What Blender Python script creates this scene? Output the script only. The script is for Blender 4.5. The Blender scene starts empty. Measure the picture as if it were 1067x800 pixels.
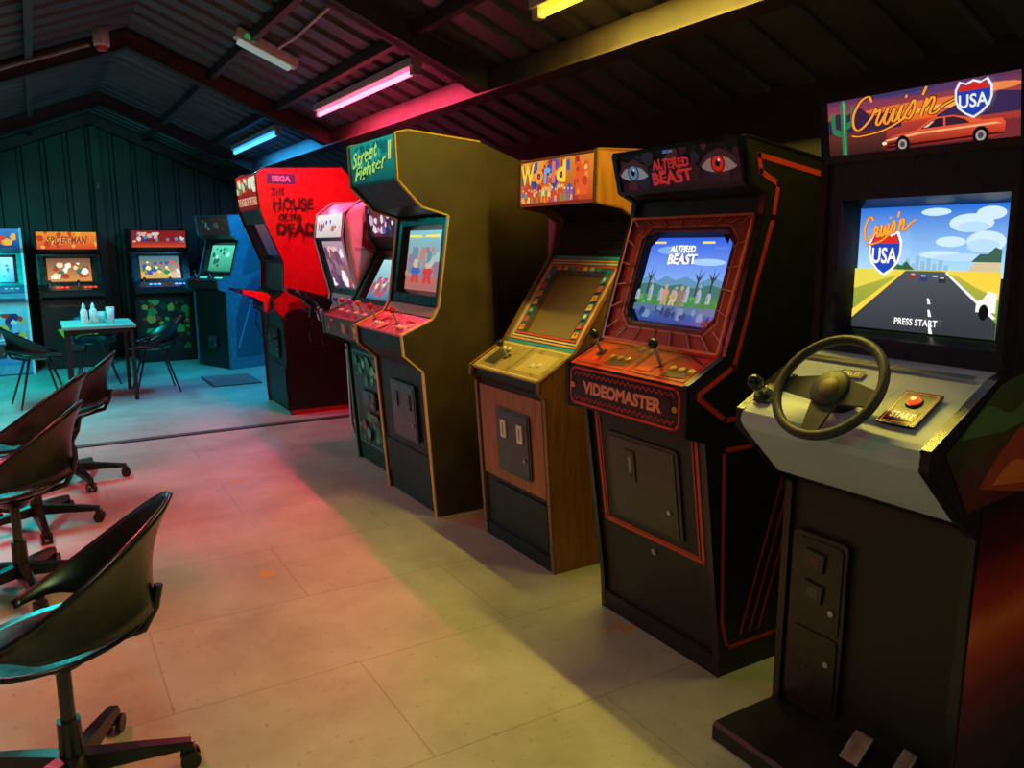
import bpy,bmesh,math,random
from mathutils import Vector,Matrix
random.seed(7)
SC=bpy.context.scene; COL=SC.collection
V=Vector; PI=math.pi
SC.view_settings.view_transform='Standard'

# ---------------------------------------------------------------- colours and materials
def c(h):
    h=h.lstrip('#'); r=[int(h[i:i+2],16)/255 for i in (0,2,4)]
    return tuple((x/12.92 if x<=.04045 else ((x+.055)/1.055)**2.4) for x in r)+(1.,)
def mix(a,b,t): return tuple(a[i]*(1-t)+b[i]*t for i in range(4))
BLK=c('0c0c0e'); WHT=c('f2f2f0')

def attr_mat(name,rough=.5,metal=0.,emit=0.,noise=.25,scale=18.,coat=0.):
    m=bpy.data.materials.new(name); m.use_nodes=True; nt=m.node_tree; N=nt.nodes; L=nt.links
    b=N['Principled BSDF']; at=N.new('ShaderNodeAttribute'); at.attribute_name='Col'
    tc=N.new('ShaderNodeTexCoord'); nz=N.new('ShaderNodeTexNoise'); nz.inputs['Scale'].default_value=scale; nz.inputs['Detail'].default_value=5
    L.new(tc.outputs['Object'],nz.inputs['Vector'])
    mr=N.new('ShaderNodeMapRange'); mr.inputs['From Min'].default_value=.3; mr.inputs['From Max'].default_value=.7
    mr.inputs['To Min'].default_value=1-noise; mr.inputs['To Max'].default_value=1+noise*.4
    L.new(nz.outputs['Fac'],mr.inputs['Value'])
    mx=N.new('ShaderNodeVectorMath'); mx.operation='MULTIPLY'
    L.new(at.outputs['Color'],mx.inputs[0]); L.new(mr.outputs['Result'],mx.inputs[1])
    b.inputs['Roughness'].default_value=rough; b.inputs['Metallic'].default_value=metal
    if emit:
        b.inputs['Base Color'].default_value=(.01,.01,.01,1)
        L.new(at.outputs['Color'],b.inputs['Emission Color']); b.inputs['Emission Strength'].default_value=emit
    else:
        L.new(mx.outputs['Vector'],b.inputs['Base Color'])
        r2=N.new('ShaderNodeMapRange'); r2.inputs['To Min'].default_value=max(.05,rough-.12); r2.inputs['To Max'].default_value=min(1,rough+.15)
        L.new(nz.outputs['Fac'],r2.inputs['Value']); L.new(r2.outputs['Result'],b.inputs['Roughness'])
    if coat: b.inputs['Coat Weight'].default_value=coat
    return m
M={'paint':attr_mat('painted_board',.5),'gloss':attr_mat('glossy_plastic',.28,noise=.12),'metal':attr_mat('brushed_metal',.35,.85,noise=.2,scale=40),
   'dash':attr_mat('smooth_grey_plastic',.5,noise=.04),'worn':attr_mat('worn_side_board',.5,noise=.4,scale=5),
   'art':attr_mat('printed_art',.38,noise=.12),'screen':attr_mat('lit_screen',.15,emit=1.25),'glow':attr_mat('backlit_print',.25,emit=.95),
   'dim':attr_mat('weakly_lit_print',.25,emit=.5),'tube':attr_mat('fluorescent_tube',.3,emit=7.),'lamp':attr_mat('lit_button',.3,emit=3.)}

def wood_mat():
    m=bpy.data.materials.new('wood_laminate'); m.use_nodes=True; nt=m.node_tree; N=nt.nodes; L=nt.links; b=N['Principled BSDF']
    tc=N.new('ShaderNodeTexCoord'); mp=N.new('ShaderNodeMapping'); mp.inputs['Scale'].default_value=(14,14,1.2)
    nz=N.new('ShaderNodeTexNoise'); nz.inputs['Scale'].default_value=3; nz.inputs['Detail'].default_value=8; nz.inputs['Distortion'].default_value=.6
    cr=N.new('ShaderNodeValToRGB'); cr.color_ramp.elements[0].position=.25; cr.color_ramp.elements[0].color=c('7c481d'); cr.color_ramp.elements[1].position=.75; cr.color_ramp.elements[1].color=c('ac6e36')
    L.new(tc.outputs['Object'],mp.inputs['Vector']); L.new(mp.outputs['Vector'],nz.inputs['Vector']); L.new(nz.outputs['Fac'],cr.inputs['Fac']); L.new(cr.outputs['Color'],b.inputs['Base Color'])
    b.inputs['Roughness'].default_value=.42
    return m
M['wood']=wood_mat()
def setting_mat(name,c0,c1,scale,rough,bump=.0,metal=0.):
    m=bpy.data.materials.new(name); m.use_nodes=True; nt=m.node_tree; N=nt.nodes; L=nt.links; b=N['Principled BSDF']
    tc=N.new('ShaderNodeTexCoord'); nz=N.new('ShaderNodeTexNoise'); nz.inputs['Scale'].default_value=scale; nz.inputs['Detail'].default_value=7
    cr=N.new('ShaderNodeValToRGB'); cr.color_ramp.elements[0].position=.35; cr.color_ramp.elements[0].color=c(c0); cr.color_ramp.elements[1].position=.7; cr.color_ramp.elements[1].color=c(c1)
    L.new(tc.outputs['Object'],nz.inputs['Vector']); L.new(nz.outputs['Fac'],cr.inputs['Fac']); L.new(cr.outputs['Color'],b.inputs['Base Color'])
    b.inputs['Roughness'].default_value=rough; b.inputs['Metallic'].default_value=metal
    if bump:
        bp=N.new('ShaderNodeBump'); bp.inputs['Strength'].default_value=bump; bp.inputs['Distance'].default_value=.01; L.new(nz.outputs['Fac'],bp.inputs['Height']); L.new(bp.outputs['Normal'],b.inputs['Normal'])
    return m
M['wall']=setting_mat('dark_wall','14171b','1e2226',3,.7,.2)
M['wallback']=setting_mat('dark_green_sheet','1e2a26','2a3932',2.5,.55,.1)
M['ceil']=setting_mat('ceiling_sheet','34373c','4c5056',2.,.5,.1)
M['beam']=setting_mat('beam_paint','2e2221','423230',6,.6,.15)
def floor_mat():
    m=bpy.data.materials.new('painted_floor_boards'); m.use_nodes=True; nt=m.node_tree; N=nt.nodes; L=nt.links; b=N['Principled BSDF']
    tc=N.new('ShaderNodeTexCoord'); mp=N.new('ShaderNodeMapping'); mp.inputs['Location'].default_value=(.36,-.02,0)
    L.new(tc.outputs['Object'],mp.inputs['Vector'])
    br=N.new('ShaderNodeTexBrick'); br.inputs['Scale'].default_value=1; br.inputs['Brick Width'].default_value=1.22; br.inputs['Row Height'].default_value=.61
    br.inputs['Mortar Size'].default_value=.003; br.inputs['Mortar Smooth'].default_value=.3; br.offset=.5
    br.inputs['Color1'].default_value=(1,1,1,1); br.inputs['Color2'].default_value=(.94,.94,.94,1); br.inputs['Mortar'].default_value=(.68,.66,.62,1)
    L.new(mp.outputs['Vector'],br.inputs['Vector'])
    nz=N.new('ShaderNodeTexNoise'); nz.inputs['Scale'].default_value=2.2; nz.inputs['Detail'].default_value=8; nz.inputs['Roughness'].default_value=.65
    L.new(tc.outputs['Object'],nz.inputs['Vector'])
    cr=N.new('ShaderNodeValToRGB'); cr.color_ramp.elements[0].position=.3; cr.color_ramp.elements[0].color=c('8c8b86'); cr.color_ramp.elements[1].position=.7; cr.color_ramp.elements[1].color=c('aeada8')
    L.new(nz.outputs['Fac'],cr.inputs['Fac'])
    # worn ochre patches
    n2=N.new('ShaderNodeTexNoise'); n2.inputs['Scale'].default_value=1.9; n2.inputs['Detail'].default_value=6; n2.inputs['Roughness'].default_value=.7
    mp2=N.new('ShaderNodeMapping'); mp2.inputs['Location'].default_value=(3.1,1.7,0); L.new(tc.outputs['Object'],mp2.inputs['Vector']); L.new(mp2.outputs['Vector'],n2.inputs['Vector'])
    r2=N.new('ShaderNodeValToRGB'); r2.color_ramp.elements[0].position=.65; r2.color_ramp.elements[0].color=(0,0,0,1); r2.color_ramp.elements[1].position=.67; r2.color_ramp.elements[1].color=(1,1,1,1)
    L.new(n2.outputs['Fac'],r2.inputs['Fac'])
    mw=N.new('ShaderNodeMix'); mw.data_type='RGBA'; L.new(r2.outputs['Color'],mw.inputs[0]); L.new(cr.outputs['Color'],mw.inputs[6]); mw.inputs[7].default_value=c('b58a52')
    n3=N.new('ShaderNodeTexNoise'); n3.inputs['Scale'].default_value=42; n3.inputs['Detail'].default_value=3; L.new(tc.outputs['Object'],n3.inputs['Vector'])
    r3=N.new('ShaderNodeValToRGB'); r3.color_ramp.elements[0].position=.28; r3.color_ramp.elements[0].color=(.7,.68,.62,1); r3.color_ramp.elements[1].position=.36; r3.color_ramp.elements[1].color=(1,1,1,1); L.new(n3.outputs['Fac'],r3.inputs['Fac'])
    m1=N.new('ShaderNodeVectorMath'); m1.operation='MULTIPLY'; L.new(mw.outputs[2],m1.inputs[0]); L.new(br.outputs['Color'],m1.inputs[1])
    m2=N.new('ShaderNodeVectorMath'); m2.operation='MULTIPLY'; L.new(m1.outputs['Vector'],m2.inputs[0]); L.new(r3.outputs['Color'],m2.inputs[1])
    L.new(m2.outputs['Vector'],b.inputs['Base Color'])
    b.inputs['Roughness'].default_value=.45
    return m
M['floor']=floor_mat()

# ---------------------------------------------------------------- geometry helpers
class Frame:
    def __init__(s,o,r,u,W=1,H=1):
        s.o=V(o); s.r=V(r).normalized(); s.u=V(u).normalized(); s.n=s.r.cross(s.u); s.W=W; s.H=H
    def pt(s,a,b,d=0): return s.o+s.r*a+s.u*b+s.n*d
    def mat(s,a,b,d=0):
        m=Matrix((s.r,s.u,s.n)).transposed().to_4x4(); m.translation=s.pt(a,b,d); return m
    def shift(s,d): return Frame(s.o+s.n*d,s.r,s.u,s.W,s.H)

_tc={}
def text_geo(t,shear=0.,bold=.0):
    k=(t,shear,bold)
    if k in _tc: return _tc[k]
    cu=bpy.data.curves.new('t','FONT'); cu.body=t; cu.size=1; cu.shear=shear; cu.offset=bold; cu.resolution_u=3
    o=bpy.data.objects.new('t',cu); COL.objects.link(o)
    bpy.context.view_layer.update()
    me=bpy.data.meshes.new_from_object(o.evaluated_get(bpy.context.evaluated_depsgraph_get()))
    vs=[v.co.xy.copy() for v in me.vertices]; fs=[tuple(p.vertices) for p in me.polygons]
    bpy.data.objects.remove(o); bpy.data.curves.remove(cu); bpy.data.meshes.remove(me)
    _tc[k]=(vs,fs); return _tc[k]

class MB:
    def __init__(s):
        s.bm=bmesh.new(); s.cl=s.bm.loops.layers.float_color.new('Col')
    def face(s,pts,col,smooth=False):
        vs=[s.bm.verts.new(p) for p in pts]
        try: f=s.bm.faces.new(vs)
        except ValueError: return
        f.smooth=smooth
        cols=col if isinstance(col,list) else [col]*len(pts)
        for l,cc in zip(f.loops,cols): l[s.cl]=cc
    def add(s,tb,mx,col,smooth=False):
        vm={}
        for v in tb.verts: vm[v]=s.bm.verts.new(mx@v.co if mx else v.co)
        for f in tb.faces:
            nf=s.bm.faces.new([vm[v] for v in f.verts]); nf.smooth=smooth
            for l in nf.loops: l[s.cl]=col
        tb.free()
    def box(s,ctr,size,col,mx=None,bev=.0):
        tb=bmesh.new(); bmesh.ops.create_cube(tb,size=1); bmesh.ops.scale(tb,vec=size,verts=tb.verts)
        if bev: bmesh.ops.bevel(tb,geom=tb.edges[:],offset=bev,segments=2,affect='EDGES',profile=.6)
        T=Matrix.Translation(ctr); s.add(tb,(mx@T) if mx else T,col)
    def cyl(s,mx,r1,r2,h,col,seg=20,smooth=True,caps=True):
        ring=lambda r,z:[mx@V((r*math.cos(2*PI*i/seg),r*math.sin(2*PI*i/seg),z)) for i in range(seg)]
        a=[s.bm.verts.new(p) for p in ring(r1,0)]; b=[s.bm.verts.new(p) for p in ring(r2,h)]
        fs=[]
        for i in range(seg):
            f=s.bm.faces.new((a[i],a[(i+1)%seg],b[(i+1)%seg],b[i])); f.smooth=smooth; fs.append(f)
        if caps:
            fs.append(s.bm.faces.new([s.bm.verts.new(v.co) for v in b])); fs.append(s.bm.faces.new([s.bm.verts.new(v.co) for v in reversed(a)]))
        for f in fs:
            for l in f.loops: l[s.cl]=col
    def sph(s,ctr,r,col,sc=(1,1,1),mx=None):
        tb=bmesh.new(); bmesh.ops.create_uvsphere(tb,u_segments=20,v_segments=12,radius=r); bmesh.ops.scale(tb,vec=sc,verts=tb.verts)
        T=Matrix.Translation(ctr); s.add(tb,(mx@T) if mx else T,col,True)
    def lathe(s,mx,prof,col,seg=24):
        rings=[[s.bm.verts.new(mx@V((r*math.cos(2*PI*i/seg),r*math.sin(2*PI*i/seg),z))) for i in range(seg)] for r,z in prof]
        for a,b in zip(rings,rings[1:]):
            for i in range(seg):
                f=s.bm.faces.new((a[i],a[(i+1)%seg],b[(i+1)%seg],b[i])); f.smooth=True
                for l in f.loops: l[s.cl]=col
    def tube(s,path,r,col,seg=10,closed=False,caps=True):
        P=[V(p) for p in path]; n=len(P); rr=r if isinstance(r,list) else [r]*n
        rings=[]; up=V((0,0,1))
        for i in range(n):
            d=(P[(i+1)%n]-P[i-1]) if closed else (P[min(i+1,n-1)]-P[max(i-1,0)])
            d.normalize(); a=d.cross(up)
            if a.length<.05: a=d.cross(V((0,1,0)))
            a.normalize(); b=d.cross(a)
            rings.append([s.bm.verts.new(P[i]+(a*math.cos(2*PI*k/seg)+b*math.sin(2*PI*k/seg))*rr[i]) for k in range(seg)])
        prs=list(zip(rings,rings[1:]))+([(rings[-1],rings[0])] if closed else [])
        for a,b in prs:
            for k in range(seg):
                f=s.bm.faces.new((a[k],a[(k+1)%seg],b[(k+1)%seg],b[k])); f.smooth=True
                for l in f.loops: l[s.cl]=col
        if caps and not closed:
            for rg in (rings[0],rings[-1]):
                f=s.bm.faces.new([s.bm.verts.new(v.co) for v in rg])
                for l in f.loops: l[s.cl]=col
    def prism(s,fr,poly,d0,d1,col,side=None):
        n=len(poly); side=side or col
        s.face([fr.pt(a,b,d1) for a,b in poly],col); s.face([fr.pt(a,b,d0) for a,b in reversed(poly)],col)
        for i in range(n):
            a,b=poly[i],poly[(i+1)%n]
            s.face([fr.pt(*a,d0),fr.pt(*b,d0),fr.pt(*b,d1),fr.pt(*a,d1)],side)
    def ring(s,fr,outer,inner,d0,d1,col):
        n=len(outer)
        for i in range(n):
            j=(i+1)%n
            s.face([fr.pt(*outer[i],d0),fr.pt(*outer[j],d0),fr.pt(*inner[j],d1),fr.pt(*inner[i],d1)],col)
    def build(s,name,mat,parent=None,recalc=False):
        if recalc: bmesh.ops.recalc_face_normals(s.bm,faces=s.bm.faces[:])
        me=bpy.data.meshes.new(name); s.bm.to_mesh(me); s.bm.free()
        me.materials.append(M[mat] if isinstance(mat,str) else mat)
        o=bpy.data.objects.new(name,me); COL.objects.link(o)
        if parent: o.parent=parent
        return o
SCRIPT=[[(.46,.78),(.36,.95),(.16,.86),(.02,.5),(.08,.14),(.26,.04),(.5,.28),(.6,.54),(.61,.44),(.73,.48),(.67,.16),(.75,.07),(.86,.3),(.93,.5),(.87,.16),(.97,.06),(1.1,.44),(1.08,.12),(1.17,.1),(1.28,.48),(1.24,.14),(1.32,.07),(1.43,.3),(1.55,.54),(1.59,.3),(1.5,.06),(1.38,.14)],
 [(1.33,.66),(1.36,.72)],[(1.80,.82),(1.74,.62)],[(1.78,.05),(1.86,.5),(1.86,.3),(1.97,.5),(2.04,.4),(1.98,.1),(2.1,.06),(2.3,.22),(2.6,.34)],[(1.4,.1),(.9,-.12),(.3,-.16),(.05,-.1)]]
def catmull(P,k=7,closed=False):
    P=[V(p) for p in P]; out=[]; n=len(P)
    for i in range(n if closed else n-1):
        if closed: p0,p1,p2,p3=P[i-1],P[i],P[(i+1)%n],P[(i+2)%n]
        else: p0,p1,p2,p3=P[max(i-1,0)],P[i],P[i+1],P[min(i+2,n-1)]
        for j in range(k):
            t=j/k; out.append(.5*((2*p1)+(p2-p0)*t+(2*p0-5*p1+4*p2-p3)*t*t+(3*p1-p0-3*p2+p3)*t**3))
    if not closed: out.append(P[-1])
    return out
class Pic(MB):   # flat printed picture on a frame, normalised coordinates
    def __init__(s,fr,d=.001,step=.0004):
        super().__init__(); s.fr=fr; s.d=d; s.step=step
    def poly(s,pts,col):
        s.face([s.fr.pt(a*s.fr.W,b*s.fr.H,s.d) for a,b in pts],col); s.d+=s.step; return s
    def rect(s,x,y,w,h,col): return s.poly([(x,y),(x+w,y),(x+w,y+h),(x,y+h)],col)
    def grad(s,x,y,w,h,c0,c1): return s.poly([(x,y),(x+w,y),(x+w,y+h),(x,y+h)],[c0,c0,c1,c1])
    def ell(s,x,y,rx,ry,col,n=18): return s.poly([(x+rx*math.cos(2*PI*i/n),y+ry*math.sin(2*PI*i/n)) for i in range(n)],col)
    def stroke(s,pts,w,col,closed=False):
        W,H=s.fr.W,s.fr.H; P=[V((a*W,b*H)) for a,b in pts]; n=len(P)
        if closed: P=P+[P[0]]; 
        for a,b in zip(P,P[1:]):
            d=(b-a)
            if d.length<1e-6: continue
            d.normalize(); q=V((-d.y,d.x))*w/2; e=d*w*.5
            s.face([s.fr.pt(*(k),s.d) for k in (a-e-q,b+e-q,b+e+q,a-e+q)],col)
        s.d+=s.step; return s
    def script(s,x,y,w,h,rot,passes):   # brush-script word, passes = [(width factor, colour)]
        W,H=s.fr.W,s.fr.H; sc=w*W/2.6; sy=h*H; ca,sa=math.cos(rot),math.sin(rot)
        for wf,col in passes:
            for pts in SCRIPT:
                P=[]
                for p in catmull(pts):
                    a=(p.x+p.y*.22-1.3)*sc; b=(p.y-.4)*sy; P.append(V((x*W+a*ca-b*sa,y*H+a*sa+b*ca)))
                L=[];Rr=[]
                for i,p in enumerate(P):
                    d=(P[min(i+1,len(P)-1)]-P[max(i-1,0)])
                    if d.length<1e-7: d=V((1,0))
                    d.normalize(); q=V((-d.y,d.x)); wd=sy*(wf+.026+.035*abs(d.y))*.7; L.append(p+q*wd); Rr.append(p-q*wd)
                for i in range(len(P)-1): s.face([s.fr.pt(*k,s.d) for k in (Rr[i],Rr[i+1],L[i+1],L[i])],col)
            s.d+=s.step
        return s
    def text(s,t,x,y,w,h,col,shear=0.,bold=.02,rot=0.,outline=None,ow=.05,jit=0.):
        if outline: s.text(t,x,y,w,h,outline,shear,bold+ow,rot)
        vs,fs=text_geo(t,shear,bold)
        if not vs: return s
        x0=min(v.x for v in vs);x1=max(v.x for v in vs);y0=min(v.y for v in vs);y1=max(v.y for v in vs)
        sx=w*s.fr.W/(x1-x0); sy=h*s.fr.H/(y1-y0); ca,sa=math.cos(rot),math.sin(rot)
        bv=[]; rd=random.Random(len(t)*7+1)
        for v in vs:
            a=(v.x-(x0+x1)/2)*sx+jit*(rd.random()-.5)*h*s.fr.H; b=(v.y-(y0+y1)/2)*sy+jit*1.6*(rd.random()-.5)*h*s.fr.H
            bv.append(s.bm.verts.new(s.fr.pt(x*s.fr.W+a*ca-b*sa,y*s.fr.H+a*sa+b*ca,s.d)))
        for f in fs:
            try: nf=s.bm.faces.new([bv[i] for i in f])
            except ValueError: continue
            for l in nf.loops: l[s.cl]=col
        s.d+=s.step; return s
    def blobs(s,x,y,w,h,cols,n,size,seed=1):
        rd=random.Random(seed)
        for i in range(n):
            cx=x+w*rd.random(); cy=y+h*rd.random(); r=size*(.5+rd.random()); k=s.fr.W/s.fr.H
            m=rd.randint(5,8); ph=rd.random()*6
            s.poly([(min(x+w,max(x,cx+r*(.6+.5*rd.random())*math.cos(ph+2*PI*j/m))),min(y+h,max(y,cy+r*k*(.6+.5*rd.random())*math.sin(ph+2*PI*j/m)))) for j in range(m)],rd.choice(cols))
        return s
    def figures(s,x,y,w,h,cols,n,seed=1,skin='e8c8a0'):   # a row of tiny generic standing figures
        rd=random.Random(seed)
        for i in range(n):
            cx=x+w*(i+.5)/n; hh=h*(.75+.3*rd.random()); ww=w/n*.36; k=s.fr.W/s.fr.H; a,b_=rd.choice(cols),rd.choice(cols)
            s.poly([(cx-ww,y),(cx-ww*.2,y),(cx,y+hh*.3),(cx+ww*.3,y),(cx+ww,y),(cx+ww*.7,y+hh*.45),(cx-ww*.7,y+hh*.45)],b_)
            s.poly([(cx-ww*.7,y+hh*.4),(cx+ww*.7,y+hh*.4),(cx+ww*1.2,y+hh*.6),(cx+ww*.7,y+hh*.75),(cx-ww*.7,y+hh*.75),(cx-ww*1.2,y+hh*.55)],a)
            s.ell(cx,y+hh*.86,ww*.6,min(hh*.14,ww*.6*k),c(skin),8)
        return s
    def shield(s,x,y,w,h):
        def sh(k): return [(x+k*w*a,y+k*h*b) for a,b in ((-.5,.28),(-.38,.5),(-.2,.42),(0,.5),(.2,.42),(.38,.5),(.5,.28),(.5,.0),(.42,-.22),(.22,-.4),(0,-.52),(-.22,-.4),(-.42,-.22),(-.5,0))]
        s.poly(sh(1.0),WHT); s.poly(sh(.88),c('1d3fb0'))
        s.poly([(x-.42*w,y+.22*h),(x-.33*w,y+.42*h),(x-.18*w,y+.36*h),(x,y+.43*h),(x+.18*w,y+.36*h),(x+.33*w,y+.42*h),(x+.42*w,y+.22*h)],c('d02a1e'))
        s.text('USA',x,y-.05*h,w*.78,h*.36,WHT); return s

def tag(o,label,cat,group=None):
    o['label']=label; o['category']=cat
    if group: o['group']=group
    return o
def thing(name,label,cat,loc=(0,0,0),rz=0,group=None):
    o=bpy.data.objects.new(name,None); o.empty_display_size=.1; COL.objects.link(o); o.location=loc; o.rotation_euler=(0,0,rz)
    return tag(o,label,cat,group)
def struct(o): o['kind']='structure'; return o
def copy_tree(o,parent=None):
    n=o.copy(); COL.objects.link(n)
    if parent: n.parent=parent
    for ch in [x for x in bpy.data.objects if x.parent==o]: copy_tree(ch,n)
    return n
I4=Matrix.Identity(4)
def MT(x,y,z): return Matrix.Translation((x,y,z))

# ---------------------------------------------------------------- room shell
RX,LX,Y0,Y1=3.0,-1.5,-1.6,11.4
RGX,RGZ,SL=.75,3.05,.4
def cz(x): return RGZ-SL*abs(x-RGX)
b=MB(); b.box(((RX+LX)/2,(Y0+Y1)/2,-.05),(RX-LX+.4,Y1-Y0+.4,.1),WHT); struct(b.build('floor','floor'))
b=MB()
ys=[]; y=Y0
while y<Y1:
    ys+=[(y,0),(y+.15,0),(y+.17,.028),(y+.235,.028)]; y+=.25
ys.append((Y1,0))
for (xa,xb) in ((RX+.05,RGX),(RGX,LX-.05)):
    for (ya,da),(yb,db) in zip(ys,ys[1:]):
        b.face([(xa,ya,cz(xa)+da),(xb,ya,cz(xb)+da),(xb,yb,cz(xb)+db),(xa,yb,cz(xa)+db)],WHT)
struct(b.build('ceiling','ceil'))
b=MB(); b.box((RX+.05,(Y0+Y1)/2,1.1),(.1,Y1-Y0,2.2),WHT); struct(b.build('wall_right','wall'))
b=MB(); b.box((LX-.05,(Y0+Y1)/2,1.1),(.1,Y1-Y0,2.2),WHT); struct(b.build('wall_left','wall'))
def gable(yf,step,sgn,mat,name):
    b=MB(); x=LX; P=[]
    while x<RX-1e-4:
        P+=[(x,0),(x+step*.72,0),(x+step*.78,.025),(x+step*.94,.025)]; x+=step
    P=[(min(a,RX),d) for a,d in P]+[(RX,0)]
    for (xa,da),(xb,db) in zip(P,P[1:]):
        if xb-xa<1e-5: continue
        b.face([(xa,yf+sgn*da,0),(xb,yf+sgn*db,0),(xb,yf+sgn*db,cz(xb)+.03),(xa,yf+sgn*da,cz(xa)+.03)],WHT)
    return struct(b.build(name,mat))
gable(Y1,.25,1,'wallback','wall_back'); gable(Y0,.25,-1,'wall','wall_front')
# portal frames, purlins and eave beam
k=1
def trim(bm,mat='beam'):
    global k
    o=bm.build('trim_%d'%k,mat); k+=1; return struct(o)
for Y in (1.3,4.1,6.9,9.7,11.33):
    b=MB()
    for xa,xb in ((RGX,2.36),(RGX,-.9)):
        za,zb=cz(xa)-.005,cz(xb)-.005
        dpt=.13
        pts=[(xa,za),(xb,zb),(xb,zb-dpt),(xa,za-dpt)]
        for yo in (-.035,.035): b.face([(p[0],Y+yo,p[1]) for p in pts],WHT)
        for i in range(4):
            p,q=pts[i],pts[(i+1)%4]; b.face([(p[0],Y-.035,p[1]),(q[0],Y-.035,q[1]),(q[0],Y+.035,q[1]),(p[0],Y+.035,p[1])],WHT)
        zb2=zb-dpt
        b.face([(xa,Y-.06,za-dpt),(xb,Y-.06,zb2),(xb,Y+.06,zb2),(xa,Y+.06,za-dpt)],WHT)
    trim(b)
for X in (.1,1.35,1.85,-.45):
    b=MB(); b.box((X,(Y0+Y1)/2,cz(X)-.035),(.045,Y1-Y0-.1,.06),WHT); trim(b,'beam')
b=MB(); b.box((2.34,(Y0+Y1)/2,cz(2.34)-.05),(.08,Y1-Y0-.1,.12),WHT); b.box((2.34,(Y0+Y1)/2,cz(2.34)-.115),(.14,Y1-Y0-.1,.012),WHT); trim(b)
b=MB(); b.box((.78,Y1-.06,1.45),(.09,.09,2.9),WHT); trim(b,'wallback')
b=MB(); b.box((.75,6.35,.005),(4.4,.07,.010),WHT); trim(b,'ceil')
b=MB(); b.box(((RX+LX)/2,Y1-.012,.06),(RX-LX-.02,.02,.12),WHT); o=b.build('baseboard_back','wall'); struct(o)

# ---------------------------------------------------------------- cabinets
def offset(poly,ds):
    n=len(poly); out=[]
    L=[]
    for i in range(n):
        p=V(poly[i]); q=V(poly[(i+1)%n]); d=(q-p).normalized(); nn=V((d.y,-d.x)); L.append((p+nn*ds[i],d,nn))
    for i in range(n):
        (p,d,n1),(q,e,n2)=L[i-1],L[i]; v0=V(poly[i])
        if abs(ds[i-1]-ds[i])>.006:      # a step between a recessed face and its neighbour
            out.append(tuple(v0+n1*ds[i-1])); out.append(tuple(v0+n2*ds[i])); continue
        cr=d.x*e.y-d.y*e.x
        if abs(cr)<.05: out.append(tuple(v0+n2*ds[i]))
        else:
            t=((q.x-p.x)*e.y-(q.y-p.y)*e.x)/cr; r=p+d*t
            dv=r-v0
            if dv.length>.11: r=v0+dv.normalized()*.11
            out.append(tuple(r))
    return out
class Cab:
    def __init__(s,label,prof,y0,y1,side='16161a',body='101013',trimc=None,loc=None,rz=0,group='arcade cabinets along the right wall',deep={},x0=None,sidemat='paint',trimto=None,bodymat='paint',th=.02,shallow=.010):
        s.X0=prof[0][0] if x0 is None else x0; s.yc=(y0+y1)/2
        s.root=thing('arcade_cabinet',label,'arcade machine',loc or (s.X0,s.yc,0),rz,group)
        s.p=[(x-s.X0,z) for x,z in prof]; s.hw=(y1-y0)/2; s.th=th
        n=len(prof)
        s.sides=[]
        for sg in (-1,1):
            b=MB(); ya=sg*s.hw; yb=sg*(s.hw-th)
            f=Frame((0,ya,0),(1,0,0),(0,0,1))   # normal = -y
            b.prism(f,s.p,0,(-th) if sg<0 else th,c(side))
            o=b.build('side_panel',sidemat,s.root,True); s.sides.append(o)
            if trimc:
                t=MB(); m=trimto or n-2
                for i in range(0,m):
                    p,q=V(s.p[i]),V(s.p[i+1]); d=(q-p).normalized(); nn=V((-d.y,d.x)); ym=(ya+yb)/2
                    mx=Matrix(((d.x,0,nn.x),(0,1,0),(d.y,0,nn.y))).to_4x4(); mid=(p+q)/2+nn*.0025; mx.translation=(mid.x,ym,mid.y)
                    t.box((0,0,0),((q-p).length+.003,th+.004,.007),c(trimc),mx)
                t.build('edge_trim','gloss',o)
        ds=[shallow]*n
        for i,d in deep.items(): ds[i]=d
        ip=offset(s.p,ds); ip=[(x,max(z,.012)) for x,z in ip]
        b=MB(); f=Frame((0,s.hw-th+.001,0),(1,0,0),(0,0,1)); b.prism(f,ip,0,2*(s.hw-th)+.002,c(body))
        s.body=b.build('body',bodymat,s.root,True)
    def seg(s,i,j=None,d=0.):
        p=V(s.p[i]); q=V(s.p[i+1 if j is None else j]); w=s.hw-s.th
        f=Frame((p.x,w,p.y),(0,-1,0),(q.x-p.x,0,q.y-p.y),2*w,(q-p).length); return f.shift(d)
    def near(s,x0,x1,z0,z1):   # near side face, viewed from -Y, in local metres
        return Frame((x0-s.X0,-s.hw,z0),(1,0,0),(0,0,1),x1-x0,z1-z0)
def sub(fr,a0,a1,b0,b1): return Frame(fr.pt(a0*fr.W,b0*fr.H),fr.r,fr.u,(a1-a0)*fr.W,(b1-b0)*fr.H)
def rectp(fr,a0,a1,b0,b1): return [(a0*fr.W,b0*fr.H),(a1*fr.W,b0*fr.H),(a1*fr.W,b1*fr.H),(a0*fr.W,b1*fr.H)]
def joystick(fr,u,v,par,ball='1a1a1c',h=.07,r=.018):
    b=MB(); m=fr.mat(u*fr.W,v*fr.H); b.cyl(m,.024,.022,.004,c('202022')); b.cyl(m,.006,.006,h,c('9a9a9a')); b.sph((0,0,h+r*.7),r,c(ball),mx=m); return b.build('joystick','gloss',par)
def button(fr,u,v,par,col,r=.015,mat='gloss',h=.009):
    b=MB(); m=fr.mat(u*fr.W,v*fr.H); b.cyl(m,r*1.25,r*1.2,.004,mix(c(col),BLK,.35)); b.lathe(m,[(r*.95,.004),(r*.9,h),(r*.6,h+.002),(0.001,h+.002)],c(col),16); return b.build('button',mat,par)
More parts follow.
